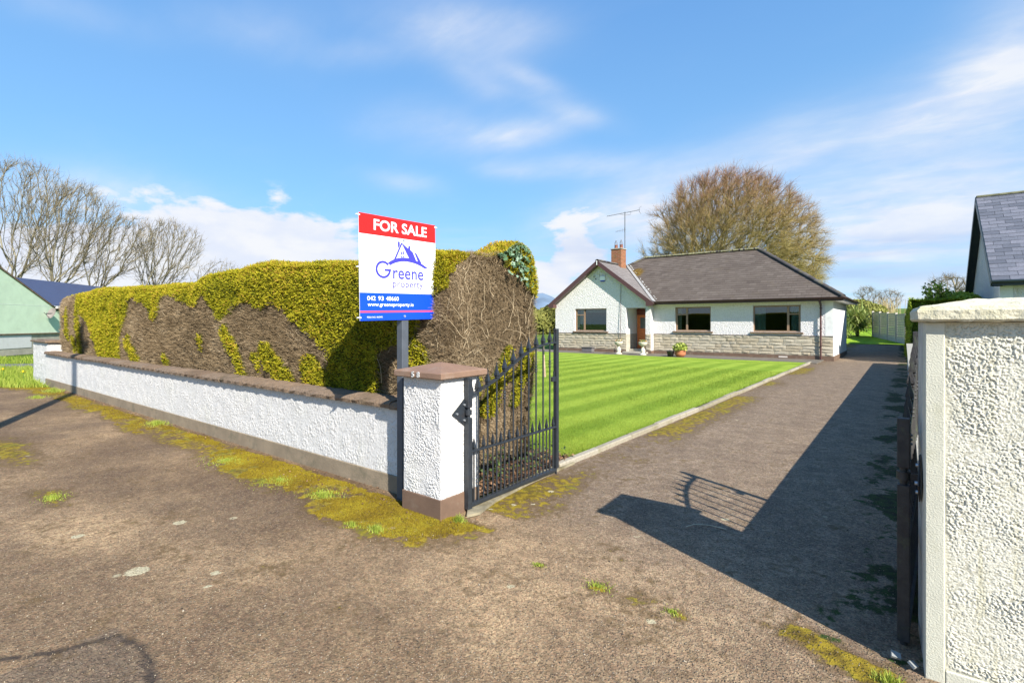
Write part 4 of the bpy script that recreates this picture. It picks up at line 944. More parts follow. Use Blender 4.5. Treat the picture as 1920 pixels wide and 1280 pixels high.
# bare bleached stems on the dead end, and trunks below
M_stems = plain('bleached_bare_stem', (.46, .36, .22), .8, .25, 20)
M_trunkd = plain('dark_hedge_trunk', (.10, .065, .04), .9, .3, 14)
b = MB()
for i in range(42):
    end = random.random() < .72
    if end: q0 = np.array([HX1, random.uniform(3.45, 4.85), random.choice([random.uniform(1.0, 1.6), random.uniform(1.0, 2.3)])])
    else: q0 = np.array([random.uniform(-4.4, -3.4), HY0, random.uniform(.95, 1.7)])
    t = np.array([0, random.uniform(-.6, .6), 1.]) if end else np.array([random.uniform(-.6, .6), 0, 1.]); pts = []; L_ = random.randint(5, 12)
    for j in range(L_):
        pp, nn = hmap(q0[None], .015+random.uniform(0, .02)); pts.append(pp[0]); t = t+np.array([0 if end else random.gauss(0, .55), random.gauss(0, .55) if end else 0, random.gauss(0, .3)]); t /= np.linalg.norm(t); q0 = q0+t*random.uniform(.04, .08)
        if q0[2] > 2.35: break
    if len(pts) > 2: r0 = random.uniform(.0016, .0038); b.tube(pts, list(np.linspace(r0, r0*.4, len(pts))), 4, cap=False)
at(hedge, b.build('bare_stems', M_stems, hedge, 'stuff'))
for i in range(9):
    y = 3.55+i*.155+random.uniform(-.04, .04); x = -3.5-random.uniform(0, .3); b = MB()
    b.tube([(x, y, -.05), (x+random.uniform(-.03, .03), y+random.uniform(-.05, .05), .35), (x+random.uniform(-.06, .06), y+random.uniform(-.08, .08), .9)], [random.uniform(.02, .035), .02, .014], 7, cap=False); at(hedge, b.build('trunk', M_trunkd, hedge))
# leaf helper: flat lobed leaves
def leafcloud(name, C, N_, size, m, parent=None, kind='stuff', lob=5, shade=None, elong=1.):
    n = len(C); a = np.linspace(0, 2*PI, lob*2, endpoint=False); rr_ = np.where(np.arange(lob*2) % 2 == 0, 1., .6); K = lob*2
    t1 = nrmz(np.cross(N_, RNG.normal(0, 1, (n, 3)))); t2 = np.cross(N_, t1)
    ring_ = C[:, None]+size[:, None, None]*(t1[:, None]*(np.cos(a)*rr_)[None, :, None]*elong+t2[:, None]*(np.sin(a)*rr_)[None, :, None])
    F = np.arange(n*K).reshape(n, K); sh = RNG.random(n) if shade is None else shade
    return link(name, npmesh(name, ring_.reshape(-1, 3), F, False, dict(shade=np.repeat(sh, K))), m, parent, kind)
M_ivy = attrmat('ivy_leaf', [(0, (.03, .07, .03)), (.6, (.09, .17, .08)), (1, (.26, .36, .26))], .5, .1)
ivy = empty('ivy', (-3.3, 4.45, 2.2), 'grey green ivy clump near the top of the dead hedge end', 'ivy')
n = 300; yy = np.clip(RNG.normal(4.42, .13, n), 4.15, 4.8); z_ = np.clip(RNG.normal(2.28, .12, n)-(yy-4.42)*.5, 2.0, 2.55); p, nn = hmap(S3(HX1, yy, z_), .05); nn = nrmz(nn+RNG.normal(0, .45, nn.shape))
at(ivy, leafcloud('leaves', p, nn, RNG.uniform(.016, .034, n), M_ivy, ivy))
n = 420; C = np.stack([RNG.uniform(-3.5, -3.02, n), RNG.uniform(3.6, 5.0, n), RNG.uniform(.05, .32, n)], -1); k = RNG.random(n) < 1-.9*(C[:, 2]-.05)/.3; C = C[k]
M_under = attrmat('dull_green_leaf', [(0, (.03, .05, .012)), (.6, (.07, .11, .025)), (1, (.14, .19, .05))], .6, .1)
under = empty('ground_ivy', (-3.2, 4.3, .05), 'low dark ivy creeping under the hedge behind the open gate', 'ivy')
at(under, leafcloud('leaves', C, nrmz(RNG.normal(0, .5, C.shape)+np.array([.5, -.4, 1])), RNG.uniform(.010, .022, len(C)), M_under, under))
M_litter = attrmat('dead_leaf', [(0, (.07, .035, .02)), (.6, (.19, .10, .05)), (1, (.33, .20, .11))], .9)
n = 2600; C = np.stack([RNG.uniform(-3.9, -3.03, n), RNG.uniform(3.42, 5.1, n), RNG.uniform(.045, .09, n)], -1)
n2_ = 900; X2 = RNG.uniform(-16, -2.7, n2_); Y2 = 3.12-np.abs(RNG.normal(0, .22, n2_)); C2 = np.stack([X2, Y2, fc_z(X2, Y2)+.012], -1)
leafcloud('wind_blown_leaves', C2, nrmz(RNG.normal(0, .4, C2.shape)+np.array([0, 0, 1])), RNG.uniform(.005, .013, n2_), M_litter, lob=3)
leafcloud('leaf_litter', C, nrmz(RNG.normal(0, .35, C.shape)+np.array([0, 0, 1])), RNG.uniform(.008, .022, n), M_litter, lob=3)
b = MB(); b.tube([(-3.10, 4.60, 1.02), (-3.06, 4.50, 1.46)], [.016, .010], 6); tag(b.build('loose_stick', M_stems), 'pale cut stick leaning behind the tall end of the open gate', 'stick')
# wispy shoot on top
b = MB()
for i in range(8): b.tube([(-3.55+random.uniform(-.02, .02), 4.6, 2.3), (-3.55+random.uniform(-.06, .06), 4.6+random.uniform(-.05, .05), 2.50+random.uniform(0, .08))], [.0015, .0008], 3, cap=False)
at(hedge, b.build('wispy_shoot', M_trunkd, hedge, 'stuff'))
# ================================================================== BUNGALOW
YM, YG = 24.95, 24.6           # main front plane, gable front plane
H_ = empty('bungalow', (-9.1, 27.9, 0), 'white pebbledashed bungalow with grey slate roof and stone clad base beyond the lawn', 'house')
def part(name, b, m, parent=None, kind=None):
    o = b.build(name, m, parent or H_, kind)
    if parent is None: at(H_, o)
    return o
def sub(parent, name, b, m):  # sub-part in world coordinates under a part that itself uses world coordinates
    return b.build(name, m, parent)
M_hw = roughcast('house_white_pebbledash', (.75, .715, .70), 24, .013, .10, (.45, .43, .38))
ZT = 2.52
b = MB()
def wallseg(b, x0, x1, y, z0, z1, th=.3): b.box(x0, x1, y, y+th, z0, z1)
# gable front with window and porch openings
gx0, gx1 = -15.84, -10.17
for a, c_ in ((gx0, -14.56), (-12.63, -11.51), (-10.45, gx1)): wallseg(b, a, c_, YG, -.1, 2.37)
wallseg(b, -14.56, -12.63, YG, -.1, 1.15)
b.prism([(gx0, YG, 2.37), (gx1, YG, 2.37), (gx1, YG, 2.62), (-13.02, YG, 4.78), (gx0, YG, 2.62)], (0, .3, 0))
o = part('gable_wall', b, M_hw)
b = MB()
wallseg(b, gx0, gx0+.3, YG+.3, -.1, ZT, 7.0)          # left flank
b.box(-10.45, -10.17, YG+.3, YM, -.1, ZT)
for a, c_ in ((-10.17, -9.06), (-7.35, -5.50), (-3.60, -2.42)): wallseg(b, a, c_, YM, -.1, ZT)
wallseg(b, -9.06, -7.35, YM, -.1, 1.2); wallseg(b, -5.50, -3.60, YM, -.1, 1.2); wallseg(b, -9.06, -7.35, YM, 2.37, ZT); wallseg(b, -5.50, -3.60, YM, 2.37, ZT)
wallseg(b, gx0, -2.42, 30.7, -.1, ZT, .25)
part('front_wall', b, M_hw)
b = MB(); b.box(-2.64, -2.42, YM+.3, 30.7, -.1, ZT); b.box(-2.70, -2.412, YM-.008, YM+.30, 1.045, ZT-.002)
part('side_wall', b, M_smoothpaint)
# porch lining
b = MB(); b.box(-11.75, -11.51, YG+.3, 25.95, -.1, 2.40); b.box(-11.75, -10.2, 25.95, 26.1, -.1, 2.40); b.box(-11.75, -10.2, YG+.3, 25.95, 2.37, 2.45); b.box(-10.45, -10.42, YG+.31, 25.95, -.1, 2.37)
part('porch_lining', b, M_smoothpaint)
# plinth
b = MB(); b.box(gx0-.02, -11.5, YG-.03, YG, -.1, .20); b.box(-10.47, gx1+.02, YG-.03, YG, -.1, .20); b.box(gx1-.0, gx1+.03, YG, YM-.03, -.1, .20); b.box(gx1+.03, -2.39, YM-.03, YM, -.1, .20); b.box(-2.42, -2.39, YM, 30.9, -.1, .20)
part('plinth', b, M_brown)
b = MB(); b.box(-4.45, -4.1, YM-.036, YM-.03, .09, .15); part('air_vent', b, M_fencec)
# dark drip line above stone band
b = MB(); b.box(gx0-.03, -11.51, YG-.04, YG-.001, 1.03, 1.05); b.box(gx1+.02, -2.38, YM-.04, YM-.001, 1.03, 1.05); part('band_course', b, M_coping)
# stone cladding, stone by stone
stone_me = []
for v in range(10):
    b = MB(); c_ = .012; nx, nz = 5, 4
    # rock-faced stone, unit size, rough front
    vs_ = []
    for j in range(nz):
        for i in range(nx):
            ed = i in (0, nx-1) or j in (0, nz-1); d = -.010 if ed else -.018-random.uniform(0, .018)
            vs_.append((i/(nx-1)+(0 if i in (0, nx-1) else random.uniform(-.04, .04)), d, j/(nz-1)))
    fs = [(j*nx+i, j*nx+i+1, (j+1)*nx+i+1, (j+1)*nx+i) for j in range(nz-1) for i in range(nx-1)]
    b.add(vs_, fs)
    rim = [i for i in range(nx)]+[j*nx+nx-1 for j in range(1, nz)]+[(nz-1)*nx+i for i in range(nx-2, -1, -1)]+[j*nx for j in range(nz-2, 0, -1)]
    b.add([vs_[i] for i in rim]+[(vs_[i][0], 0, vs_[i][2]) for i in rim], [(i, len(rim)+i, len(rim)+(i+1) % len(rim), (i+1) % len(rim)) for i in range(len(rim))])
    me = b.mesh('stone'); me.materials.append(M_stone); stone_me.append(me)
nst = 0
def cladding(x0, x1, y, z0=.203, z1=1.028, rows=(.14, .10, .16, .12, .17, .135)):
    """coursed random ashlar"""
    global nst
    z = z0
    for ri, h in enumerate(rows):
        h = h*(z1-z0)/sum(rows); x = x0
        while x < x1-.01:
            w = random.uniform(.28, .72); w = x1-x if x1-x-w < .2 else w
            o = link('stone', random.choice(stone_me), parent=H_); o.location = (x+.006+9.1, y-27.9, z+.005); o.scale = (w-.012, random.uniform(.7, 1.2), h-.010); nst += 1
            x += w
        z += h
b = MB(); b.box(gx0, -11.51, YG-.006, YG-.001, .2, 1.03); b.box(-10.45, gx1, YG-.006, YG-.001, .2, 1.03); b.box(gx1, -2.42, YM-.006, YM-.001, .2, 1.03); part('mortar_bed', b, plain('pale_mortar', (.27, .24, .18), .95, .15))
cladding(gx0, -11.515, YG-.006); cladding(-10.447, gx1, YG-.006); cladding(gx1+.035, -2.42, YM-.006)
# porch reveals in stone
b = MB(); b.box(-11.52, -11.50, YG+.0, 25.9, .1, 1.03); part('porch_stone_reveal', b, plain('dressed_pale_stone', (.42, .39, .31), .9, .15, 6, bump=.01))
b = MB(); b.box(-11.6, -10.3, YG-.25, 25.95, -.05, .13, c=.01); b.box(-11.5, -10.46, YG+.35, 25.95, .131, .24, c=.01); part('step', b, M_concrete)
def window(x0, x1, z0, z1, y, mull, trans, left_small, cur, blind=False, glass_dark=False):
    f = MB(); t = .055; yy = y+.09
    f.box(x0, x1, yy, yy+.07, z1-t, z1, c=.004); f.box(x0, x1, yy, yy+.07, z0, z0+t, c=.004); f.box(x0, x0+t, yy, yy+.07, z0+t, z1-t); f.box(x1-t, x1, yy, yy+.07, z0+t, z1-t); f.box(mull-t/2, mull+t/2, yy-.004, yy+.07, z0+t, z1-t)
    W_ = part('window', f, M_frame)
    s0, s1 = (x0+t, mull-t/2) if left_small else (mull+t/2, x1-t)
    b = MB(); b.box(s0, s1, yy-.004, yy+.06, trans-t/2, trans+t/2); b.box(s0, s0+.03, yy-.006, yy+.05, z0+t, z1-t); b.box(s1-.03, s1, yy-.006, yy+.05, z0+t, z1-t); sub(W_, 'transom', b, M_frame)
    b = MB(); b.box(x0-.10, x1+.10, y-.09, y+.10, z0-.085, z0-.005, c=.008); sub(W_, 'sill', b, M_coping)
    for a, c_, d0, d1 in ((s0, s1, z0+t, trans-t/2), (s0, s1, trans+t/2, z1-t), ((mull+t/2, x1-t) if left_small else (x0+t, mull-t/2))+(z0+t, z1-t)):
        b = MB(); b.box(a, c_, yy+.03, yy+.036, d0, d1); sub(W_, 'pane', b, M_glass)
    # curtains, hung inside
    for a, c_, m_ in cur:
        b = MB(); nx = 28; V = []
        for i in range(nx):
            u = i/(nx-1); V += [(a+(c_-a)*u, yy+.075+.025*math.sin(u*(c_-a)*55), z0-.05), (a+(c_-a)*u, yy+.075+.025*math.sin(u*(c_-a)*55+.4), z1)]
        b.add(V, [(2*i, 2*i+2, 2*i+3, 2*i+1) for i in range(nx-1)], True); sub(W_, 'curtain', b, m_)
    if blind: b = MB(); b.box(mull, x1, yy+.12, yy+.13, z1-.22, z1); sub(W_, 'blind', b, M_curtain)
    # room
    b = MB(); X0, X1, Y1 = x0-.4, x1+.4, y+2.6
    b.add([(X0, y+.31, .1), (X1, y+.31, .1), (X1, Y1, .1), (X0, Y1, .1), (X0, y+.31, 2.45), (X1, y+.31, 2.45), (X1, Y1, 2.45), (X0, Y1, 2.45)], [(0, 1, 2, 3), (4, 7, 6, 5), (0, 3, 7, 4), (1, 5, 6, 2), (3, 2, 6, 7)]); sub(W_, 'room_lining', b, M_room)
    return W_
M_room = plain('dim_room_walls', (.10, .095, .085), .9, .15, 1.5)
window(-14.56, -12.63, 1.15, 2.37, YG, -13.99, 2.03, True, [(-14.5, -14.38, M_curtain), (-14.3, -14.05, M_curtain)], blind=True)
window(-9.06, -7.35, 1.2, 2.37, YM, -8.49, 2.0, True, [(-9.0, -8.78, M_curtain)])
window(-5.50, -3.60, 1.2, 2.36, YM, -4.11, 1.98, False, [(-5.46, -5.0, M_curtaing), (-3.98, -3.64, M_curtaing)])
# door
b = MB(); b.box(-11.47, -10.55, 25.88, 25.94, .24, 2.34, c=.004); dr = part('door', b, M_door)
b = MB(); b.box(-11.47, -10.55, 25.862, 25.879, 2.02, 2.34); sub(dr, 'fanlight', b, M_doordark)
b = MB(); b.box(-11.28, -10.75, 25.865, 25.879, 1.30, 1.88); sub(dr, 'glass_panel', b, plain('door_glass', (.12, .13, .12), .15, .1))
b = MB()
for z0, z1 in ((.42, .78), (.86, 1.18)): b.box(-11.3, -11.05, 25.868, 25.879, z0, z1, c=.004); b.box(-10.97, -10.72, 25.868, 25.879, z0, z1, c=.004)
b.box(-11.47, -10.55, 25.862, 25.879, .24, .34, c=.003); sub(dr, 'door_panel', b, M_door)
b = MB(); b.tube([(-10.66, 25.85, 1.15), (-10.66, 25.83, 1.15), (-10.56, 25.83, 1.15)], .01, 6); sub(dr, 'handle', b, M_bolt)

# --- roofs
def clip_poly(poly, a, b_):
    """keep the part of poly on the left of line a->b (2D)"""
    out = []; n = len(poly); s_ = lambda p: (b_[0]-a[0])*(p[1]-a[1])-(b_[1]-a[1])*(p[0]-a[0])
    for i in range(n):
        p, q_ = poly[i], poly[(i+1) % n]; sp, sq = s_(p), s_(q_)
        if sp >= 0: out.append(p)
        if (sp >= 0) != (sq >= 0): t = sp/(sp-sq); out.append((p[0]+(q_[0]-p[0])*t, p[1]+(q_[1]-p[1])*t))
    return out
def slates(poly2, O, A, B, sw, ex, th, each=None):
    """slate courses on plane O+a*A+b*B (A along the eave, B up the slope), clipped to poly2 (ccw)"""
    A, B = Vector(A).normalized(), Vector(B).normalized(); N = A.cross(B); O = Vector(O)
    xs = [p[0] for p in poly2]; ys = [p[1] for p in poly2]; V, F, Sh = [], [], []; single = []
    r_ = 0; y = min(ys)
    while y < max(ys):
        x = min(xs)-sw*(1.5 if r_ % 2 else 1.0)
        while x < max(xs):
            gp = .004; jx = random.uniform(-.004, .004); y0 = y+random.uniform(-.006, .006)
            q_ = [(x+gp+jx, y0), (x+sw-gp+jx, y0+random.uniform(-.003, .003)), (x+sw-gp+jx, y+ex+.03), (x+gp+jx, y+ex+.03)]
            for i in range(len(poly2)):
                q_ = clip_poly(q_, poly2[i], poly2[(i+1) % len(poly2)])
                if len(q_) < 3: break
            if len(q_) >= 3:
                lift = random.uniform(0, .004); top = []; bot = []
                for px_, py_ in q_:
                    hgt = th*(1-(py_-y)/(ex+.03))*1.0+.006+lift; p = O+A*px_+B*py_; top.append(p+N*hgt); bot.append(p+N*(hgt-th-.004))
                k = len(top)
                if each is not None: single.append((top, bot, (sum(p[0] for p in q_)/k, sum(p[1] for p in q_)/k)))
                else:
                    o_ = len(V); V += top+bot; F.append([o_+i for i in range(k)]); F += [[o_+i, o_+k+i, o_+k+(i+1) % k, o_+(i+1) % k] for i in range(k)]; Sh += [min(1, max(0, random.gauss(.5, .12)))]*(2*k)
            x += sw
        y += ex; r_ += 1
    return single if each is not None else (V, F, Sh)
def slatemesh(name, sets, m, parent):
    V, F, Sh = [], [], []
    for v, f, s_ in sets: o_ = len(V); V += v; F += [[i+o_ for i in q_] for q_ in f]; Sh += s_
    me = bpy.data.meshes.new(name); me.from_pydata([tuple(v) for v in V], [], F); me.update(); at_ = me.attributes.new('shade', 'FLOAT', 'POINT'); at_.data.foreach_set('value', np.array(Sh, np.float32))
    return link(name, me, m, parent, 'stuff')
EX0, EX1, EYF, EYB, RZ_, RX0, RX1, RY = -16.15, -2.02, 24.52, 31.9, 5.37, -12.19, -6.03, 28.6
EZ = 2.64
# plain roof body under the slates
VQ = (-13.0, 27.85, EZ+(27.85-EYF)*(RZ_-EZ)/(RY-EYF)); b = MB(); b.add([(-9.99, EYF, EZ), (EX1, EYF, EZ), (EX1, EYB, EZ), (EX0, EYB, EZ), (RX0, RY, RZ_), (RX1, RY, RZ_), VQ, (-13.05, 28.6, 4.87), (EX0, 28.6, EZ)], [(0, 1, 5, 4, 6), (1, 2, 5), (2, 3, 4, 5), (3, 8, 7, 4), (4, 7, 6)])
GX0, GX1, GXA, GZE, GZA, GYV = -16.12, -9.93, -13.02, 2.585, 4.885, 24.28
b.add([(GX0, GYV+.02, GZE), (GXA, GYV+.02, GZA-.01), (GX1, GYV+.02, GZE), (GX0, 28.6, GZE), (GXA, 28.6, GZA-.01), (GX1, 28.6, GZE)], [(0, 1, 4, 3), (1, 2, 5, 4)])
M_slmain = None
def slatemat(name, cols, moss):
    m, q, b = mat(name); r = q.n('ShaderNodeValToRGB'); e = r.color_ramp.elements
    while len(e) > 1: e.remove(e[-1])
    for i, (p_, c) in enumerate(cols):
        x = e[0] if i == 0 else e.new(p_)
        x.position = p_; x.color = (*c, 1)
    P_ = pos(q); n = q.noise(P_, .9, 6, .65); n2 = q.noise(P_, 9, 5, .7)
    q.put(r.inputs[0], q.m('ADD', q.m('MULTIPLY', q.attr('shade'), .6), q.m('MULTIPLY', n, .45))); col = r.outputs[0]
    col = q.mix(q.step(n2, .60, .74, 0, .5), col, (.24, .22, .19))
    col = q.mix(q.m('MULTIPLY', q.step(q.noise(P_, 2.2, 5, .6), .55, .75), .25), col, (.12, .09, .05))
    if moss:
        for (x_, y_, z_, r_) in moss:
            d = q.n('ShaderNodeVectorMath', operation='DISTANCE'); q.put(d.inputs[0], P_); d.inputs[1].default_value = (x_, y_, z_)
            k = q.step(q.m('ADD', d.outputs['Value'], q.m('MULTIPLY', q.m('SUBTRACT', q.noise(P_, 4, 5, .6), .5), .8)), r_, r_*.6)
            col = q.mix(k, col, q.mix(q.step(n2, .4, .6), (.085, .05, .012), (.19, .12, .02)))
    q.put(b.inputs['Base Color'], col); b.inputs['Roughness'].default_value = .8; b.inputs['Specular IOR Level'].default_value = .25
    q.put(b.inputs['Normal'], q.bump(n2, .5, .006)); return m
MS1 = slatemat('main_roof_slate', [(0, (.058, .044, .035)), (.5, (.105, .083, .067)), (1, (.175, .145, .12))], [(-12.15, 27.2, 4.35, .62)])
MS2 = slatemat('gable_roof_slate', [(0, (.12, .105, .10)), (.5, (.18, .16, .15)), (1, (.25, .23, .21))], None)
part('roof_body', b, MS1)
SL = math.hypot(RY-EYF, RZ_-EZ); Bv = (0, (RY-EYF)/SL, (RZ_-EZ)/SL)
pf = [(-9.99-EX0, 0), (EX1-EX0, 0), (RX1-EX0, SL), (RX0-EX0, SL), (VQ[0]-EX0, SL*(27.85-EYF)/(RY-EYF))]
SLR = math.hypot(EX1-RX1, RZ_-EZ); pr_ = [(0, 0), (EYB-EYF, 0), (RY-EYF, SLR)]
o = slatemesh('roof_slates', [slates(pf, (EX0, EYF, EZ), (1, 0, 0), Bv, .30, .205, .012), slates(pr_, (EX1, EYF, EZ), (0, 1, 0), (-(EX1-RX1), 0, RZ_-EZ), .30, .205, .012)], MS1, H_); at(H_, o)
SG = math.hypot(GX1-GXA, GZA-GZE)
s1 = slates([(0, 0), (4.1, 0), (4.1, SG), (0, SG)], (GX1, GYV, GZE), (0, 1, 0), (-(GX1-GXA), 0, GZA-GZE), .30, .205, .010)
s2 = slates([(0, 0), (4.1, 0), (4.1, SG), (0, SG)], (GX0, GYV+4.1, GZE), (0, -1, 0), (GXA-GX0, 0, GZA-GZE), .30, .205, .010)
o = slatemesh('gable_slates', [s1, s2], MS2, H_); at(H_, o)
# hip and ridge tiles, one by one
M_ridge = piece_mat('dark_ridge_tile', [(0, (.06, .052, .05)), (.5, (.09, .08, .075)), (1, (.14, .13, .11))], .85, .01, 20, ((.20, .17, .06), .5))
b = MB(); L_ = .44
pts = []
for i in range(7): a = PI*i/6; pts.append((.11*math.cos(a), .085*math.sin(a)-.02))
b.add([(0, x, z) for x, z in pts]+[(L_, x*1.06, z*1.06+.006) for x, z in pts]+[(0, x*.86, z*.86-.004) for x, z in pts], [(i, i+1, 8+i, 7+i) for i in range(6)]+[(i, 14+i, 15+i, i+1) for i in range(6)])
tile = b.mesh('ridge_tile'); tile.materials.append(M_ridge)
def ridge(a, c_, lift=.05):
    a, c_ = Vector(a), Vector(c_); d = c_-a; n = int(d.length/.43); q_ = d.to_track_quat('X', 'Z')
    for i in range(n+1):
        if i*.43+.2 > d.length: break
        o = link('ridge_tile', tile, parent=H_); o.location = a+d.normalized()*(i*.43)+Vector((9.1, -27.9, lift)); o.rotation_mode = 'QUATERNION'; o.rotation_quaternion = q_ @ Vector((1, 0, 0)).rotation_difference(Vector((1, random.uniform(-.015, .015), random.uniform(-.01, .01)))).normalized()
ridge((RX0, RY, RZ_), (RX1, RY, RZ_)); ridge((EX1, EYF, EZ), (RX1, RY, RZ_)); ridge(VQ, (RX0, RY, RZ_), .03); ridge((GXA, GYV, GZA), (GXA, 27.9, GZA), .03)
# mortar flecks and moss clods along the main ridge
b = MB()
for i in range(150):
    x = random.uniform(RX0, RX1); s_ = random.uniform(.02, .045); b.box(x-s_, x+s_, RY-.10-s_, RY-.02, RZ_+.03, RZ_+.05+s_)
part('ridge_moss', b, plain('pale_ridge_moss', (.33, .31, .17), .9, .4, 5), kind='stuff')
# valley lead
b = MB(); v0 = Vector((-9.93, 24.42, 2.60)); v1 = Vector((-13.0, 27.88, 4.92)); N1 = Vector((.59, -.15, .6)); a = Vector((1, .2, .55)).normalized()
d = (v1-v0).normalized(); w1 = Vector((.10, 0, .0)); up_ = Vector((0, -.02, .055))
b.add([v0+up_-Vector((.09, 0, -.05)), v0+up_+Vector((.10, 0, .0)), v1+up_+Vector((.10, 0, .0)), v1+up_-Vector((.09, 0, -.05))], [(0, 1, 2, 3)]); 
part('valley_lead', b, plain('pale_valley_lead', (.30, .29, .27), .6, .2, 7))
b = MB()
for i in range(30):
    t = random.random()**.8; p = v0+(v1-v0)*t+Vector((.14+random.uniform(0, .05), 0, .09)); s_ = random.uniform(.012, .032); b.box(p.x-s_, p.x+s_, p.y-s_, p.y+s_, p.z-s_*.6, p.z+s_*.5)
part('valley_mortar', b, plain('white_mortar_lumps', (.6, .6, .57), .9, .1), kind='stuff')
# bargeboards
def barge(x0, z0, x1, z1):
    b = MB(); d = Vector((x1-x0, 0, z1-z0)).normalized(); n = Vector((-d.z, 0, d.x)); n = n if n.z > 0 else -n
    p0, p1 = Vector((x0, GYV-.03, z0)), Vector((x1, GYV-.03, z1)); b.prism([p0-n*.17, p1-n*.17, p1+n*.03, p0+n*.03], (0, .03, 0)); o = part('bargeboard', b, M_pvc)
    s_ = MB(); s_.prism([p0-n*.172+Vector((0, .03, 0)), p1-n*.172+Vector((0, .03, 0)), p1-n*.145+Vector((0, .03, 0)), p0-n*.145+Vector((0, .03, 0))], (0, .29, 0)); sub(o, 'soffit', s_, M_pvc)
barge(GX0, GZE, GXA, GZA); barge(GX1, GZE, GXA, GZA)
for s_, x in ((1, GX0), (-1, GX1)):
    b = MB(); b.prism([(x-.02*s_, GYV-.035, GZE-.02), (x+.36*s_, GYV-.035, GZE+.26), (x+.36*s_, GYV-.035, GZE-.15), (x+.1*s_, GYV-.035, GZE-.15)], (0, .34, 0)); part('box_end', b, M_pvc)
b = MB(); b.box(GXA-.02, GXA+.02, GYV-.045, GYV-.03, GZA-.22, GZA+.02); part('barge_joint_cover', b, M_tie)
# fascia, soffit, gutters, downpipe
b = MB(); b.box(GX1+.02, EX1+.0, EYF, EYF+.025, 2.50, 2.66); b.box(EX1-.025, EX1, EYF+.026, EYB, 2.50, 2.66); part('fascia', b, M_gutter)
b = MB(); b.box(GX1, EX1-.03, EYF+.027, YM-.002, 2.505, 2.515); b.box(-2.42, EX1-.03, YM, 30.9, 2.505, 2.515); part('soffit', b, M_smoothpaint)
def gutter(p0, p1):
    b = MB(); p0, p1 = Vector(p0), Vector(p1); d = (p1-p0).normalized(); s_ = d.cross(Vector((0, 0, 1))); V = []
    for p in (p0, p1):
        for i in range(7): a = PI*i/6; V.append(p+s_*.058*math.cos(a)-Vector((0, 0, .058*math.sin(a))))
    b.add(V, [(i, i+1, 8+i, 7+i) for i in range(6)], True); b.add([V[i] for i in range(7)], [tuple(range(7))]); b.add([V[7+i] for i in range(7)], [tuple(range(7))]); return part('gutter', b, M_gutter)
gutter((GX1-.05, EYF-.062, 2.635), (EX1+.06, EYF-.062, 2.625)); gutter((EX1+.062, EYF-.05, 2.63), (EX1+.062, EYB, 2.63))
b = MB(); b.tube([(-2.85, EYF-.05, 2.58), (-2.85, EYF+.0, 2.48), (-2.85, YM-.09, 2.34), (-2.85, YM-.09, .04)], .034, 10); dp = part('downpipe', b, M_pvc)
for z in (2.2, 1.35, .6): b = MB(); b.box(-2.895, -2.805, YM-.13, YM-.03, z, z+.03); sub(dp, 'pipe_clip', b, M_gutter)
b = MB(); b.tube([(-2.85, EYF-.02, 2.50), (-2.85, YM-.09, 2.34)], .045, 8); sub(dp, 'swan_neck', b, M_gutter)
# alarm box and cable
b = MB(); b.prism([(-12.97, YG-.07, 4.07), (-12.70, YG-.07, 4.07), (-12.67, YG-.07, 3.92), (-12.74, YG-.07, 3.79), (-12.93, YG-.07, 3.79), (-13.0, YG-.07, 3.92)], (0, .068, 0)); al = part('alarm_box', b, M_tie)
b = MB(); b.prism([(-12.995, YG-.075, 3.86), (-12.675, YG-.075, 3.86), (-12.74, YG-.075, 3.785), (-12.93, YG-.075, 3.785)], (0, .07, 0)); sub(al, 'blue_strobe', b, plain('blue_strobe_plastic', (.03, .05, .35), .3))
b = MB(); b.tube([(-13.0, YG-.05, 4.05), (-13.0, YG-.05, 4.2)], .006, 4); b.tube([(-12.67, YG-.05, 4.05), (-12.67, YG-.05, 4.2)], .006, 4); sub(al, 'prong', b, M_gutter)
b = MB(); b.tube([(-11.78, YG-.045, 3.62), (-11.79, YG-.05, 2.2), (-11.79, YG-.08, 1.05), (-11.79, YG-.08, .6)], .011, 5); part('cable', b, M_gutter)
b = MB(); b.tube([(-12.05, YG-.075, .1), (-12.05, YG-.075, .36)], .012, 5); part('vent_pipe', b, M_gutter)
b = MB(); b.tube([(-13.35, YG-.05, 4.12), (-13.35, YG-.05, 4.06)], .02, 6); b.tube([(-13.25, YG-.05, 3.98), (-13.25, YG-.05, 3.93)], .025, 6); part('wall_hook', b, M_gutter)
# chimney
def brickmat():
    m, q, b = mat('chimney_brick'); t = q.n('ShaderNodeTexBrick'); P_ = pos(q); sp = q.n('ShaderNodeSeparateXYZ'); q.put(sp.inputs[0], P_)
    q.put(t.inputs['Vector'], q.comb(q.m('ADD', sp.outputs[0], sp.outputs[1]), sp.outputs[2], 0.)); t.inputs['Scale'].default_value = 1.
    for k, v in (('Brick Width', .225), ('Row Height', .075), ('Mortar Size', .008)): t.inputs[k].default_value = v
    t.inputs['Color1'].default_value = (.30, .10, .03, 1); t.inputs['Color2'].default_value = (.22, .07, .025, 1); t.inputs['Mortar'].default_value = (.28, .2, .14, 1)
    n = q.noise(P_, 5, 5, .6); col = q.mix(q.step(n, .5, .72, 0, .6), t.outputs['Color'], (.13, .10, .035)); q.put(b.inputs['Base Color'], col); b.inputs['Roughness'].default_value = .9
    q.put(b.inputs['Normal'], q.bump(t.outputs['Fac'], -.8, .008)); return m
CX, CY = -13.07, 26.95
b = MB(); b.box(CX-.31, CX+.31, CY-.31, CY+.31, 4.2, 5.77); ch = part('chimney', b, brickmat())
b = MB(); b.box(CX-.35, CX+.35, CY-.35, CY+.35, 5.772, 5.83, c=.01); sub(ch, 'chimney_slab', b, M_concrete)
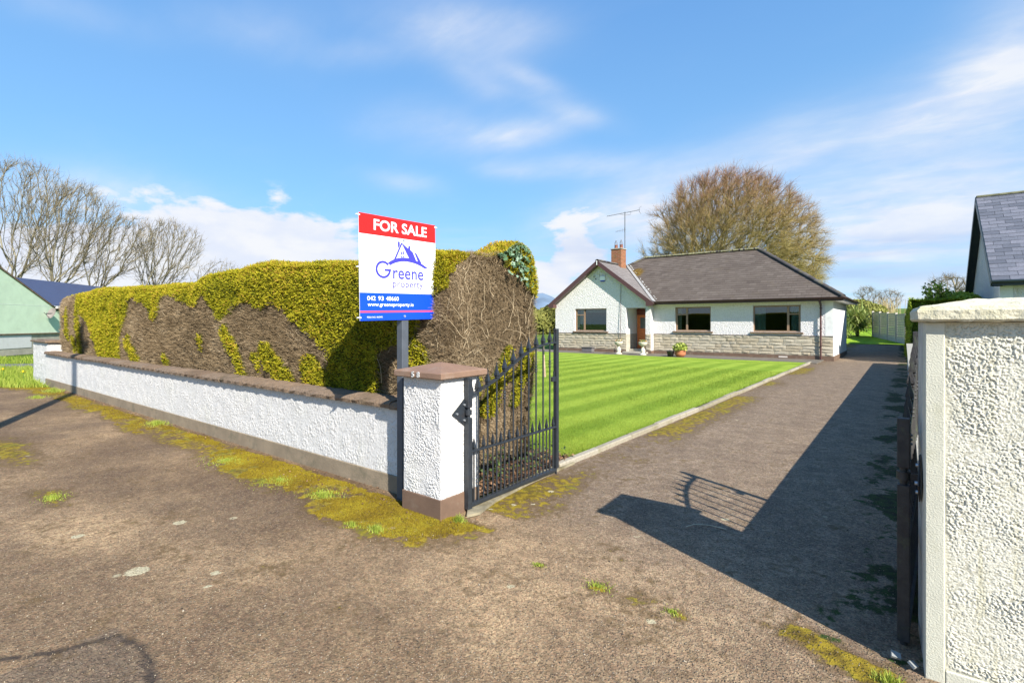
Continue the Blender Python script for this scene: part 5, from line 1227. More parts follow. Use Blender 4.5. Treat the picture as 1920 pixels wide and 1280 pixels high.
M_pot = plain('terracotta_chimney_pot', (.20, .075, .045), .8, .2, 8); M_wire = plain('cowl_wire', (.25, .26, .28), .5, .1, metal=.5)
for dx_ in (-.15, .17):
    b = MB(); b.lathe([(.10, 5.83), (.115, 5.86), (.095, 5.9), (.09, 6.03), (.105, 6.05), (.08, 6.06), (0, 6.06)], CX+dx_, CY, 14); pt = part('chimney_pot', b, M_pot)
    b = MB()
    for i in range(10): a = 2*PI*i/10; b.tube([(CX+dx_+.09*math.cos(a), CY+.09*math.sin(a), 6.05), (CX+dx_+.085*math.cos(a), CY+.085*math.sin(a), 6.17), (CX+dx_, CY, 6.37)], .006, 4, cap=False)
    sub(pt, 'wire_cowl', b, M_wire)
# aerial
M_ant = plain('aluminium_aerial', (.14, .15, .16), .5, .1, metal=.3)
ae = empty('tv_aerial', (CX+.28, CY+.22, 5.3), 'tall television aerial mast strapped to the brick chimney', 'aerial')
mx, my = CX+.28, CY+.24
b = MB(); b.tube([(mx, my, 5.3), (mx, my, 7.95)], .026, 8); at(ae, b.build('mast', M_ant, ae))
cr = Vector((.792, .6106, 0)); pz = Vector((-.6106, .792, 0))
b = MB(); c0 = Vector((mx, my, 7.90))-cr*1.02-Vector((0, 0, .20)); c1 = Vector((mx, my, 7.90))+cr*.82+Vector((0, 0, .16)); b.tube([c0, c1], .016, 6); at(ae, b.build('boom', M_ant, ae))
b = MB(); b.tube([Vector((mx, my, 7.9))-cr*.35+Vector((0, 0, -.06)), Vector((mx, my, 7.76)), Vector((mx, my, 7.8))+cr*.32, Vector((mx, my, 7.9))+cr*.34+Vector((0, 0, .05))], .010, 5); at(ae, b.build('brace', M_ant, ae))
for i in range(15): p = c0+(c1-c0)*(i/14.); b = MB(); b.tube([p-pz*.16, p+pz*.16], .006, 4); at(ae, b.build('element', M_ant, ae))
b = MB(); e1 = c1; 
for s_ in (-1, 1): b.tube([e1-cr*.02, e1+cr*.04+Vector((0, 0, .15*s_)) + pz*.0, e1+cr*.12+Vector((0, 0, .22*s_))], .009, 5)
b.tube([e1+Vector((0, 0, -.12)), e1+Vector((0, 0, .12))], .009, 5); at(ae, b.build('reflector', M_ant, ae))
b = MB(); l0 = Vector((mx, my, 6.92))-cr*.52-Vector((0, 0, .10)); l1 = Vector((mx, my, 6.94))+cr*.06; b.tube([l0, l1], .010, 5); at(ae, b.build('small_boom', M_ant, ae))
for i in range(6): p = l0+(l1-l0)*(i/6.); b = MB(); b.tube([p-Vector((0, 0, .05+.015*i)), p+Vector((0, 0, .05+.015*i))], .006, 4); at(ae, b.build('element', M_ant, ae))

# --- pots and urns on the front path
M_urn = plain('weathered_cast_stone', (.58, .54, .42), .9, .12, 12, bump=.01, bscale=50, dirt=((.3, .28, .16), .5)); M_blackpot = plain('black_plastic_pot', (.03, .03, .032), .5, .1); M_terra = plain('terracotta', (.42, .15, .065), .8, .12, 8)
M_leafy = attrmat('yellow_green_leaf', [(0, (.09, .15, .02)), (.5, (.28, .34, .05)), (1, (.55, .58, .14))], .6, .2); M_flower = attrmat('mixed_flower', [(0, (.10, .18, .05)), (.45, (.16, .22, .06)), (.6, (.5, .12, .06)), (.8, (.55, .45, .1)), (1, (.6, .5, .5))], .6, .1)
PZ = .055
def urn(x, y, label):
    u = empty('stone_urn', (x, y, PZ), label, 'planter', 'cast stone urns flanking the door')
    b = MB(); b.lathe([(.0, 0), (.17, 0), (.17, .03), (.12, .06), (.085, .10), (.11, .16), (.12, .22), (.09, .29), (.06, .34), (.055, .38), (.09, .41)], 0, 0, 18); b.build('pedestal', M_urn, u)
    b = MB(); b.lathe([(.04, .40), (.12, .44), (.19, .50), (.205, .57), (.22, .60), (.205, .62), (.17, .60), (0, .60)], 0, 0, 20); b.build('bowl', M_urn, u)
    n = 150; a = RNG.uniform(0, 2*PI, n); r_ = .17*np.sqrt(RNG.random(n)); C = np.stack([r_*np.cos(a), r_*np.sin(a), .60+RNG.uniform(0, .13, n)], -1)
    leafcloud('flowers', C, nrmz(RNG.normal(0, .5, C.shape)+np.array([0, -.5, 1])), RNG.uniform(.015, .035, n), M_flower, u)
urn(-11.32, 23.35, 'pale stone urn of flowers left of the red front door'); urn(-10.05, 23.35, 'pale stone urn of flowers right of the red front door')
p_ = empty('terracotta_pot', (-8.15, 23.1, PZ), 'round terracotta pot overflowing with yellow green leaves on the front path', 'planter')
b = MB(); b.lathe([(.0, 0), (.14, 0), (.22, .08), (.24, .16), (.22, .25), (.245, .29), (.22, .30), (.2, .26), (0, .26)], 0, 0, 20); b.build('pot', M_terra, p_)
n = 520; C = RNG.normal(0, 1, (n, 3)); C = nrmz(C)*(RNG.random((n, 1))**.4)*np.array([.34, .34, .22])+np.array([0, 0, .42]); C = C[C[:, 2] > .26]
leafcloud('leaves', C, nrmz(C-np.array([0, 0, .35])+RNG.normal(0, .3, C.shape)), RNG.uniform(.02, .045, len(C)), M_leafy, p_, elong=1.8, lob=3)
p_ = empty('plastic_pot', (-8.55, 22.95, PZ), 'empty black plastic plant pot beside the terracotta pot', 'planter'); b = MB(); b.lathe([(.0, 0), (.12, 0), (.165, .24), (.18, .25), (.175, .27), (.16, .27), (.11, .04), (0, .04)], 0, 0, 18); b.build('pot', M_blackpot, p_)
p_ = empty('trough', (-13.35, 23.9, PZ), 'low grey rectangular planter trough under the gable window', 'planter'); b = MB(); b.box(-.31, .31, -.14, .14, 0, .24, c=.02); b.build('box', plain('grey_trough', (.13, .12, .12), .8, .1), p_); b = MB(); b.box(-.34, .34, -.17, .17, .22, .27, c=.01); b.build('rim', plain('dark_trough_rim', (.07, .065, .065), .8), p_)
# ================================================================== TREES
def grow(base, targets, alpha=.35, seg=.6, trunk=None, wob=.12, seed=1, up=.15):
    """minimum-cost branching skeleton through the target points (returns nodes, parents)"""
    rg = np.random.default_rng(seed); cap_ = 60000
    N = np.zeros((cap_, 3)); Pn = np.full(cap_, -1); PL = np.zeros(cap_); n = 1; N[0] = base
    tr_ = trunk or []
    for t in tr_:
        N[n] = t; Pn[n] = n-1; PL[n] = PL[n-1]+np.linalg.norm(N[n]-N[n-1]); n += 1
    targets = np.asarray(targets); d0 = np.linalg.norm(targets-np.array(tr_[-1] if tr_ else base), axis=1)+rg.normal(0, .6, len(targets)); targets = targets[np.argsort(d0)]
    s_ = max(0, n-2)
    for t in targets:
        d = np.linalg.norm(N[s_:n]-t, axis=1); j = s_+int(np.argmin(d+alpha*PL[s_:n])); dd = np.linalg.norm(N[j]-t)
        k = max(1, int(dd/seg)); prev = j; a = N[j].copy()
        w = rg.normal(0, wob*dd/4, 3) if k > 1 else np.zeros(3)
        for i in range(1, k+1):
            f = i/k; p = a+(t-a)*f+w*math.sin(PI*f)+np.array([0, 0, -up*dd*.25*math.sin(PI*f)])+rg.normal(0, seg*.06, 3)*(i < k)
            N[n] = p; Pn[n] = prev; PL[n] = PL[prev]+np.linalg.norm(p-N[prev]); prev = n; n += 1
            if n > cap_-50: return N[:n], Pn[:n]
    return N[:n], Pn[:n]
def radii(N, Pn, tip=.012, ex=2.3):
    r = np.zeros(len(N)); kids = np.bincount(Pn[1:], minlength=len(N)); r[kids == 0] = tip**ex
    for i in range(len(N)-1, 0, -1): r[Pn[i]] += r[i]
    return r**(1/ex), kids
def tubes(A, B, ra, rb, k=4):
    d = nrmz(B-A); h = np.where(np.abs(d[:, 2:3]) < .9, np.array([[0, 0, 1.]]), np.array([[1., 0, 0]])); u = nrmz(np.cross(d, h)); v = np.cross(d, u); n = len(A); V = np.empty((n, 2*k, 3))
    for i in range(k):
        w = 2*PI*i/k; c_ = u*math.cos(w)+v*math.sin(w); V[:, i] = A+c_*ra[:, None]; V[:, k+i] = B+c_*rb[:, None]
    F = np.array([(i, (i+1) % k, k+(i+1) % k, k+i) for i in range(k)]); F = (np.arange(n)[:, None, None]*2*k+F[None]).reshape(-1, 4)
    return V.reshape(-1, 3), F
def bare_tree(name, label, base, targets, m_branch, m_twig, trunk=None, alpha=.35, seg=.6, tip=.012, ntw=5, tl=(.3, .8), tw=.010, seed=1, wob=.12, droop=.0, shadef=None, group=None, cat='tree', up=.15, loc=None, outw=.5, ex=2.3):
    T = empty(name, base, label, cat, group); rg = np.random.default_rng(seed+100)
    N, Pn = grow(base, targets, alpha, seg, trunk, wob, seed, up); r, kids = radii(N, Pn, tip, ex)
    idx = np.arange(1, len(N)); A = N[Pn[idx]]; B = N[idx]; ra = np.minimum(r[Pn[idx]], r[idx]*1.35); rb = r[idx]
    big = rb > tip*3.2
    for nm, k, sel in (('trunk', 7, big), ('branches', 3, ~big)):
        if sel.any(): V, F = tubes(A[sel], B[sel], ra[sel], rb[sel], k); at(T, link(nm, npmesh(nm, V, F, True, dict(shade=np.repeat(rg.random(sel.sum()), 2*k))), m_branch, T, None if nm == 'trunk' else 'stuff'))
    # twigs spring from thin nodes
    thin = np.where(rb < tip*2.6)[0]; ii = rg.choice(thin, int(len(thin)*ntw)) if ntw < 1 else np.repeat(thin, int(ntw)); st = A[ii]+(B[ii]-A[ii])*rg.random((len(ii), 1)); d = nrmz(B[ii]-A[ii])
    cen = np.mean(targets, 0); out = nrmz(st-np.array([base[0], base[1], cen[2]*.6])); d = nrmz(d*.7+rg.normal(0, .55, d.shape)+out*outw+np.array([0, 0, -droop])); L_ = rg.uniform(*tl, len(ii)); mid = st+d*L_[:, None]*.5; d2 = nrmz(d+rg.normal(0, .35, d.shape)+out*.2+np.array([0, 0, .15-droop])); side = nrmz(np.cross(d, rg.normal(0, 1, d.shape)))
    V1, F1 = ribbons(st, d, side, L_*.5, np.full(len(ii), tw), .75); V2, F2 = ribbons(mid, d2, side, L_*.5, np.full(len(ii), tw*.75), .3)
    # side spurs
    d3 = nrmz(d+rg.normal(0, .8, d.shape)); V3, F3 = ribbons(mid, d3, side, L_*.4, np.full(len(ii), tw*.7), .3)
    V = np.vstack([V1, V2, V3]); F = np.vstack([F1, F2+len(V1), F3+len(V1)+len(V2)]); sh = shadef(st) if shadef else rg.random(len(ii)); sh = np.concatenate([np.repeat(sh, 4)]*3)
    at(T, link('twigs', npmesh('tw', V, F, False, dict(shade=sh)), m_twig, T, 'stuff'))
    return T
M_bark = attrmat('pale_grey_bark', [(0, (.12, .105, .07)), (.6, (.22, .195, .13)), (1, (.32, .285, .20))], .9); M_barkg = attrmat('mossy_green_bark', [(0, (.09, .075, .03)), (.6, (.20, .18, .06)), (1, (.33, .29, .11))], .9)
M_tw1 = attrmat('grey_brown_twig', [(0, (.13, .10, .07)), (1, (.27, .22, .13))], .9); M_tw2 = attrmat('beech_twig', [(0, (.25, .225, .065)), (.4, (.33, .25, .09)), (.75, (.31, .195, .09)), (1, (.26, .135, .085))], .9)
rg = np.random.default_rng(5)
def vase(cx, cy, z0, z1, R, n, lean=(0, 0), power=.6, hollow=.35):
    """points in an upward-opening crown"""
    out = []
    while len(out) < n:
        f = rg.random()**.7; z = z0+(z1-z0)*f; rr_ = R*min(1, (.18+f*1.25))**power*math.sqrt(max(0., 1-max(0., f-.62)**2/.145)) if f < 1 else 0
        a = rg.uniform(0, 2*PI); q_ = rr_*math.sqrt(rg.uniform(hollow**2, 1)); out.append((cx+q_*math.cos(a)+lean[0]*f, cy+q_*math.sin(a)+lean[1]*f, z))
    return np.array(out)
# camera-independent site positions (metres)
LT = 'bare winter trees behind the green building'
bare_tree('bare_tree', 'tall bare tree at far left rising behind the green gable', (-58.2, 8.1, 0), vase(-57.6, 8.4, 6.0, 14.6, 4.6, 480, (.6, .3)), M_bark, M_tw1, trunk=[(-58.1, 8.1, 2), (-58.0, 8.1, 4.2), (-57.7, 8.2, 6)], seed=3, alpha=.85, seg=.6, tip=.013, ntw=4, up=-.35, wob=.22, tl=(.4, 1.1), tw=.022, group=LT)
bare_tree('bare_tree', 'broad forked bare tree standing directly above the blue roof', (-54.3, 9.9, 0), vase(-53.4, 10.6, 4.9, 12.5, 3.7, 460, (.8, .6)), M_bark, M_tw1, trunk=[(-54.3, 9.9, 2), (-54.2, 10.0, 4.5)], seed=4, alpha=.85, seg=.6, tip=.013, ntw=4, up=-.35, wob=.22, tl=(.4, 1.1), tw=.022, group=LT)
bare_tree('bare_tree', 'leaning bare tree whose limbs sweep right above the hedge end', (-52.3, 11.7, 0), vase(-50.9, 12.8, 4.9, 10.2, 2.8, 260, (1.0, .8)), M_bark, M_tw1, trunk=[(-52.3, 11.7, 2), (-52.1, 11.9, 4.4)], seed=6, alpha=.85, seg=.6, tip=.013, ntw=4, up=-.35, wob=.22, tl=(.4, 1.0), tw=.022, group=LT)
bare_tree('bare_tree', 'separate upright bare tree showing above the middle of the hedge', (-52.5, 16.3, 0), vase(-52.2, 16.6, 4.4, 10.5, 3.3, 460, (1.0, .7), hollow=.2), M_bark, M_tw1, trunk=[(-52.5, 16.3, 1.6), (-52.4, 16.4, 3.8)], seed=8, alpha=.85, seg=.6, tip=.012, ntw=4, up=-.35, wob=.22, tl=(.3, .8), tw=.020, group=LT)
bare_tree('bare_tree', 'small low bare bush tree right of the upright tree above the hedge', (-49.4, 18.9, 0), vase(-48.9, 19.3, 3.6, 7.0, 2.2, 160, (1.0, .8)), M_bark, M_tw1, seed=9, alpha=.5, seg=.5, tip=.013, ntw=3, tl=(.3, .7), tw=.018, group=LT)
# great beech behind the bungalow
def dome(n):
    out = []
    while len(out) < n:
        p = rg.uniform(-1, 1, 3)
        if p @ p > 1: continue
        rr_ = math.sqrt(p@p)
        if rr_ < .45 and rg.random() < .6: continue
        z = 6.9+p[2]*(6.3 if p[2] > 0 else 4.4); out.append((p[0]*7.0, p[1]*5.2, z))
    return np.array(out)
BX, BY = -10.8, 42.0
d_ = dome(5200); q_ = d_.copy(); cr_ = np.array([.792, .6106]); pz_ = np.array([-.6106, .792])
P3 = np.stack([BX+d_[:, 0]*cr_[0]+d_[:, 1]*pz_[0], BY+d_[:, 0]*cr_[1]+d_[:, 1]*pz_[1], d_[:, 2]+.35-.35*np.maximum(0, d_[:, 0]*.4)], -1)
k = ~((d_[:, 0] < -4.5) & (rg.random(len(d_)) < .62)); P3 = P3[k]
TB = (BX-2.3*.792, BY-2.3*.61)
def bsh(p):
    side = ((p[:, 0]-BX)*.792+(p[:, 1]-BY)*.61)/7.5; h = (p[:, 2]-7)/6.5; r_ = np.sqrt(side**2+h**2)
    return np.clip(.10+.75*(h*.75+.35)+.32*(r_-.5)+rg.normal(0, .13, len(p)), 0, 1)
bare_tree('beech_tree', 'huge bare domed beech with russet twigs towering behind the bungalow roof', (TB[0], TB[1], .3), P3, M_barkg, M_tw2, trunk=[(TB[0], TB[1], 2.), (TB[0]+.1, TB[1], 3.6)], seed=12, alpha=.4, seg=.55, tip=.010, ntw=15, tl=(.4, 1.1), tw=.015, shadef=bsh, outw=.75, wob=.2)
# distant trees on the right
bare_tree('bare_tree', 'hazy bare tree above the pampas grass between bungalow and concrete fence', (-4.3, 85, 2.0), vase(-4.3, 85, 3.6, 6.4, 1.6, 200), M_tw1, M_tw1, seed=20, seg=.5, tip=.012, ntw=4, tl=(.3, .7), tw=.02, group='distant bare trees on the right')
bare_tree('bare_tree', 'second hazy bare tree just right of the first above the concrete fence', (-1.9, 87, 2.0), vase(-1.9, 87, 3.4, 6.0, 1.7, 200), M_tw1, M_tw1, seed=21, seg=.5, tip=.012, ntw=4, tl=(.3, .7), tw=.02, group='distant bare trees on the right')
bare_tree('bare_tree', 'pale bare tree between the pointed shrub and the neighbouring gable', (2.6, 52.4, 1.0), vase(2.6, 52.4, 3.0, 5.2, 1.5, 200), M_bark, M_tw1, seed=22, seg=.5, tip=.018, ntw=4, tl=(.3, .7), tw=.018, group='distant bare trees on the right')
# leafy shrubs and hedges
def bush(name, label, c, R3, n, leaf, m, cat='shrub', group=None, flat=.1, seed=1, shade0=.5, elong=1.8, core=True):
    """uneven leafy mass: lumpy ellipsoid of leaves over a darker heart and stems"""
    r_ = np.random.default_rng(seed); T = empty(name, (c[0], c[1], 0), label, cat, group); d = nrmz(r_.normal(0, 1, (n, 3))); d[:, 2] = np.where(d[:, 2] < -.35, -d[:, 2], d[:, 2]); d = nrmz(d)
    lum = .72+.5*fbm(d[:, 0]*2.2+seed, d[:, 1]*2.2, d[:, 2]*2.2, seed=seed, oc=3); rad = lum*(1-.35*r_.random(n)**2); C = np.array(c)+d*rad[:, None]*np.array(R3); k = C[:, 2] > 0.02; C, d, lum = C[k], d[k], lum[k]
    sh = np.clip(shade0+(lum-.97)*1.3+.25*d[:, 2]+r_.normal(0, .15, len(C)), 0, 1)
    at(T, leafcloud('foliage', C, nrmz(d+r_.normal(0, .55, d.shape)), r_.uniform(.6, 1.3, len(C))*leaf, m, T, lob=3, shade=sh, elong=elong))
    b = MB()
    for i in range(6): a = i*1.05; b.tube([(c[0], c[1], terrain(c[0], c[1])-.1), (c[0]+R3[0]*.3*math.cos(a), c[1]+R3[1]*.3*math.sin(a), c[2]), (c[0]+R3[0]*.55*math.cos(a), c[1]+R3[1]*.55*math.sin(a), c[2]+R3[2]*.4)], [.04, .025, .012], 5, cap=False)
    at(T, b.build('stems', M_trunkd, T)); return T
M_lf1 = attrmat('olive_leaf', [(0, (.06, .075, .018)), (.5, (.19, .20, .04)), (1, (.36, .35, .09))], .7, .2); M_lf2 = attrmat('dark_evergreen_leaf', [(0, (.012, .03, .008)), (.5, (.045, .09, .018)), (1, (.12, .19, .04))], .6, .15)
M_lf3 = attrmat('bright_green_leaf', [(0, (.07, .11, .012)), (.5, (.24, .33, .025)), (1, (.46, .54, .08))], .7, .2); M_field2 = attrmat('bank_foliage', [(0, (.07, .08, .015)), (.5, (.16, .165, .035)), (1, (.26, .25, .06))], .8, .2)
bush('shrub', 'round olive shrub on the back lawn behind the spiky palm', (-3.4, 58, 2.0), (2.0, 1.8, 1.9), 7000, .09, M_lf1, seed=31)
bush('shrub', 'darker low shrub between the spiky palm and the concrete fence', (-4.6, 56, 1.6), (1.2, 1.2, 1.1), 3000, .08, M_lf2, seed=32)
bush('shrub', 'brownish far shrub left behind the round olive shrub', (-7.0, 66, 2.6), (3.2, 2.2, 2.3), 6000, .12, M_lf1, seed=33)
# hedge bank seen left of the bungalow
for i, (x, y, z, a, lab) in enumerate([(-33, 43, 1.2, 3.0, 'olive bushy field bank directly left of the bungalow gable'), (-38, 45, 1.3, 3.4, 'olive bushy field bank seen through the gap beside the hedge end'), (-28, 46, 1.0, 3.0, 'olive bushy field bank hidden mostly behind the bungalow gable')]):
    bush('field_hedge', lab, (x, y, z), (a*1.5, a, 2.5), 9000, .15, M_field2, 'hedge', seed=40+i)
# spiky cordyline
def spiky(name, label, c, n, L_, w, m, cat, upb=.35, seed=1, h=.8, group=None):
    r_ = np.random.default_rng(seed); T = empty(name, (c[0], c[1], c[2]), label, cat, group); V, F = [], []; o_ = 0; sh = []
    for i in range(n):
        a = r_.uniform(0, 2*PI); e = r_.uniform(-.1, 1.45); l = L_*r_.uniform(.7, 1.1); p = np.array([c[0], c[1], c[2]+h*r_.uniform(.3, 1.)])+r_.normal(0, .16, 3)*np.array([1.6, 1.6, 1]); s_ = np.array([-math.sin(a), math.cos(a), 0])*w/2; d = np.array([math.cos(a)*math.cos(e), math.sin(a)*math.cos(e), math.sin(e)]); 
        for j in range(5):
            t = j/4; q_ = p+d*l*t+np.array([0, 0, -l*.30*t*t]); V += [q_-s_*(1-t*.85), q_+s_*(1-t*.85)]
        for j in range(4): F.append((o_+2*j, o_+2*j+1, o_+2*j+3, o_+2*j+2))
        o_ += 10; sh += [r_.random()]*10
    at(T, link('leaf_blades', npmesh('l', np.array(V), np.array(F), True, dict(shade=sh)), m, T, 'stuff'))
    b = MB(); b.tube([(c[0], c[1], c[2]-.2), (c[0]+.03, c[1], c[2]+h)], [.12, .09], 8); at(T, b.build('trunk', M_trunkd, T)); return T
M_cord = attrmat('strap_leaf', [(0, (.10, .15, .03)), (.5, (.32, .40, .10)), (.85, (.52, .55, .2)), (1, (.52, .40, .18))], .5, .2)
spiky('cordyline', 'spiky strap leaved palm at the back corner of the bungalow', (-2.9, 45.7, .55), 620, 1.45, .085, M_cord, 'palm', seed=51, h=1.55)
spiky('cordyline', 'smaller spiky palm drooping at the lawn edge below the larger one', (-3.6, 43.6, .45), 170, 1.1, .07, M_cord, 'palm', seed=52, h=.5)
# pampas / cane clump
M_cane = attrmat('dry_cane', [(0, (.30, .22, .10)), (1, (.58, .48, .28))], .8); pg_ = empty('cane_clump', (-1.6, 61.5, 1.2), 'clump of dry straw coloured canes above the concrete fence', 'reeds')
V, F, o_ = [], [], 0; r_ = np.random.default_rng(61); n = 170; A = np.stack([-1.6+r_.normal(0, .5, n), 61.5+r_.normal(0, .5, n), 1.2+0*r_.random(n)], -1); B = A+np.stack([r_.normal(0, .2, n), r_.normal(0, .2, n), r_.uniform(1.4, 2.9, n)], -1)
V, F = tubes(A, B, np.full(n, .022), np.full(n, .015), 3); at(pg_, link('canes', npmesh('c', V, F, True, dict(shade=np.repeat(r_.random(n), 6))), M_cane, pg_, 'stuff'))
# clipped conifer hedge along the right of the drive with a pointed laurel growing through
rh = empty('conifer_hedge', (.75, 31.5, 0), 'tall green clipped conifer hedge along the right side at the end of the drive', 'hedge')
def rhm(u, v, k):
    # k: 0 left face, 1 front, 2 top
    y = 26.2+u*12.0; z = v*2.5; x = np.full_like(y, 0.02)
    if k == 1: x = .02+u*1.5; y = np.full_like(x, 26.2); z = v*2.5
    if k == 2: x = .02+v*1.5; z = np.full_like(x, 2.5); y = 26.2+u*12.0
    w = fbm(x*1.2, y*1.2, z*1.2, seed=66)-.5; x = x+w*.35+.12*(z > 2.0)*(z-2.0)+.05*z; z = z+(fbm(x*.8, y*.8, seed=67)-.5)*.35*(z/2.5)+terrain(x, y); y = y+w*.2+(.10*z if k == 1 else 0)
    return np.stack([x, y, z], -1)
Vs, Fs, o_ = [], [], 0
for k, nu, nv in ((0, 60, 16), (1, 10, 16), (2, 60, 10)):
    u, v = np.meshgrid(np.linspace(0, 1, nu), np.linspace(0, 1, nv)); p = rhm(u, v, k); i = np.arange(nv-1)[:, None]*nu+np.arange(nu-1)[None, :]; Vs.append(p.reshape(-1, 3)); Fs.append(np.stack([i, i+1, i+1+nu, i+nu], -1).reshape(-1, 4)+o_); o_ += p.size//3
at(rh, link('body', npmesh('b', np.vstack(Vs), np.vstack(Fs), True), plain('dark_conifer_body', (.06, .085, .012), .95, .4, 9, bump=.05, bscale=12), rh))
n = 42000; kk = rg.choice(3, n, p=[.6, .2, .2]); u, v = rg.random(n), rg.random(n); p = np.where((kk == 0)[:, None], rhm(u, v, 0), np.where((kk == 1)[:, None], rhm(u, v, 1), rhm(u, v, 2))); nn = np.where((kk == 0)[:, None], [[-1., 0, .1]], np.where((kk == 1)[:, None], [[0, -1., .1]], [[0, 0, 1.]]))
dirn = nrmz(nn+rg.normal(0, .5, nn.shape)+np.array([0, 0, .4])); side = nrmz(np.cross(dirn, rg.normal(0, 1, nn.shape))); V, F = ribbons(p-nn*.03, dirn, side, rg.uniform(.06, .14, n), rg.uniform(.02, .04, n), .5)
sh = np.clip(.45+.9*(fbm(p[:, 0]*2, p[:, 1]*2, p[:, 2]*2, seed=68)-.5)+rg.normal(0, .17, n), 0, 1); at(rh, link('foliage', npmesh('f', V, F, False, dict(shade=np.repeat(sh, 4))), M_lf3, rh, 'stuff'))
lau = empty('laurel', (1.0, 27.2, 2.0), 'pointed leafy laurel shoots growing above the clipped conifer hedge', 'shrub'); b = MB(); C, NN = [], []
for i in range(16):
    x, y = 1.05+rg.normal(0, .30), 27.3+rg.normal(0, .3); h = rg.uniform(2.85, 3.42)-abs(x-1.0)*.35; p0 = (x*.8+.2, y, 2.2); p1 = (x+rg.normal(0, .08), y, h); b.tube([p0, p1], [.012, .005], 4, cap=False)
    for j in range(34): t = rg.random()**.8; q_ = np.array(p0)+(np.array(p1)-np.array(p0))*(.25+.75*t)+rg.normal(0, .06, 3); C.append(q_); NN.append(nrmz(rg.normal(0, .6, 3)+np.array([0, -.4, .8])))
at(lau, b.build('shoots', M_trunkd, lau)); at(lau, leafcloud('leaves', np.array(C), np.array(NN), rg.uniform(.03, .05, len(C)), M_lf3, lau, lob=3, elong=2.2))
bush('shrub', 'feathery green shrub mass right of the laurel below the neighbour gable', (1.9, 30.5, 2.0), (1.1, 1.4, 1.0), 5000, .05, M_lf3, seed=71)

# ================================================================== CONCRETE FENCE, NEIGHBOURS
cf = empty('concrete_fence', (-.9, 41.9, 0), 'grey concrete panel fence with posts at the end of the drive', 'fence')
a0, a1 = Vector((-.04, 38.7, 0)), Vector((-1.95, 45.6, 0)); dv = (a1-a0)/4; dn = Vector((dv.y, -dv.x, 0)).normalized()
def lb(b, p, d, n, l0, l1, t0, t1, z0, z1):
    P = [p+d*l0+n*t0, p+d*l1+n*t0, p+d*l1+n*t1, p+d*l0+n*t1]; b.prism([q_+Vector((0, 0, z0)) for q_ in P], (0, 0, z1-z0))
du = dv.normalized()
for i in range(5):
    p = a0+dv*i; z = float(terrain(p.x, p.y))+.02; b = MB(); lb(b, p, du, dn, -.05, .05, -.06, .06, z-.3, z+1.86); at(cf, b.build('fence_post', M_fencec, cf))
    if i < 4:
        z = float(terrain(*(p+dv*.5)[:2]))+.02; b = MB(); lb(b, p, du, dn, .055, dv.length-.055, -.025, .025, z-.1, z+.30); at(cf, b.build('gravel_board', plain('pale_gravel_board', (.52, .52, .5), .9) if i == 0 else bpy.data.materials['pale_gravel_board'], cf))
        for j in range(10):
            b = MB(); lb(b, p, du, dn, .055, dv.length-.055, -.018, .018, z+.305+j*.152, z+.305+j*.152+.140); at(cf, b.build('fence_board', M_fencec, cf))
sh_ = empty('shed', (9, 95, 3), 'low dark flat roofed shed with red wall beyond the concrete fence', 'shed'); b = MB(); b.box(1.9, 9, 74, 79, 1.2, 3.0); at(sh_, b.build('wall', plain('red_brick_shed_wall', (.25, .07, .04), .9), sh_)); b = MB(); b.box(1.5, 9.4, 73.5, 79.5, 3.01, 3.35); at(sh_, b.build('roof', plain('dark_felt_roof', (.10, .085, .09), .8), sh_)); b = MB(); b.box(1.6, 2.3, 73.8, 74.0, 1.2, 3.0); at(sh_, b.build('white_corner_board', M_fencec, sh_))

nh = empty('neighbour_house', (6.5, 29.5, 0), 'tall white house with blue grey slate roof at the right edge', 'house')
VX, FY, FZ, RYn, RZn, BYn = 2.35, 24.3, 3.06, 29.5, 6.95, 34.6
b = MB(); b.prism([(2.62, 24.75, -.1), (2.62, 34.2, -.1), (2.62, 34.2, 3.15), (2.62, RYn, RZn-.22), (2.62, 24.75, 3.15)], (.3, 0, 0)); at(nh, b.build('gable_wall', M_roughw, nh))
b = MB(); b.box(2.925, 12, 24.75, 25.05, -.1, 3.1); at(nh, b.build('front_wall', M_hw, nh)); b = MB(); b.box(2.60, 2.93, 24.73, 25.06, -.1, 3.12); at(nh, b.build('quoin', M_smoothpaint, nh))
b = MB(); b.add([(VX, FY, FZ), (12, FY, FZ), (12, RYn, RZn), (VX, RYn, RZn), (VX, BYn, FZ), (12, BYn, FZ)], [(0, 1, 2, 3), (3, 2, 5, 4)]); at(nh, b.build('roof_body', M_dark, nh))
SLn = math.hypot(RYn-FY, RZn-FZ); sing = slates([(0, 0), (9.65, 0), (9.65, SLn), (0, SLn)], (VX, FY, FZ+.01), (1, 0, 0), (0, RYn-FY, RZn-FZ), .46, .265, .012, each=True)
rest = ([], [], [])
for top, bot, (ca, cb) in sing:
    k = len(top)
    if ca < 2.6 and k <= 5:
        b = MB(); b.add(top+bot, [tuple(range(k))]+[(i, k+i, k+(i+1) % k, (i+1) % k) for i in range(k)]); at(nh, b.build('slate', M_slatep, nh))
    else:
        o_ = len(rest[0]); rest[0].extend(top+bot); rest[1].append([o_+i for i in range(k)]); rest[1].extend([[o_+i, o_+k+i, o_+k+(i+1) % k, o_+(i+1) % k] for i in range(k)]); rest[2].extend([random.random()]*(2*k))
at(nh, slatemesh('far_slates', [rest], M_slate2, nh))
M_bargen = plain('black_green_bargeboard', (.012, .022, .024), .4)
b = MB(); d = Vector((0, RYn-FY, RZn-FZ)).normalized(); n = Vector((0, -d.z, d.y)); p0, p1 = Vector((VX-.03, FY-.02, FZ)), Vector((VX-.03, RYn, RZn+.0)); b.prism([p0-n*.22, p1-n*.22, p1+n*.02, p0+n*.02], (.03, 0, 0)); at(nh, b.build('bargeboard', M_bargen, nh))
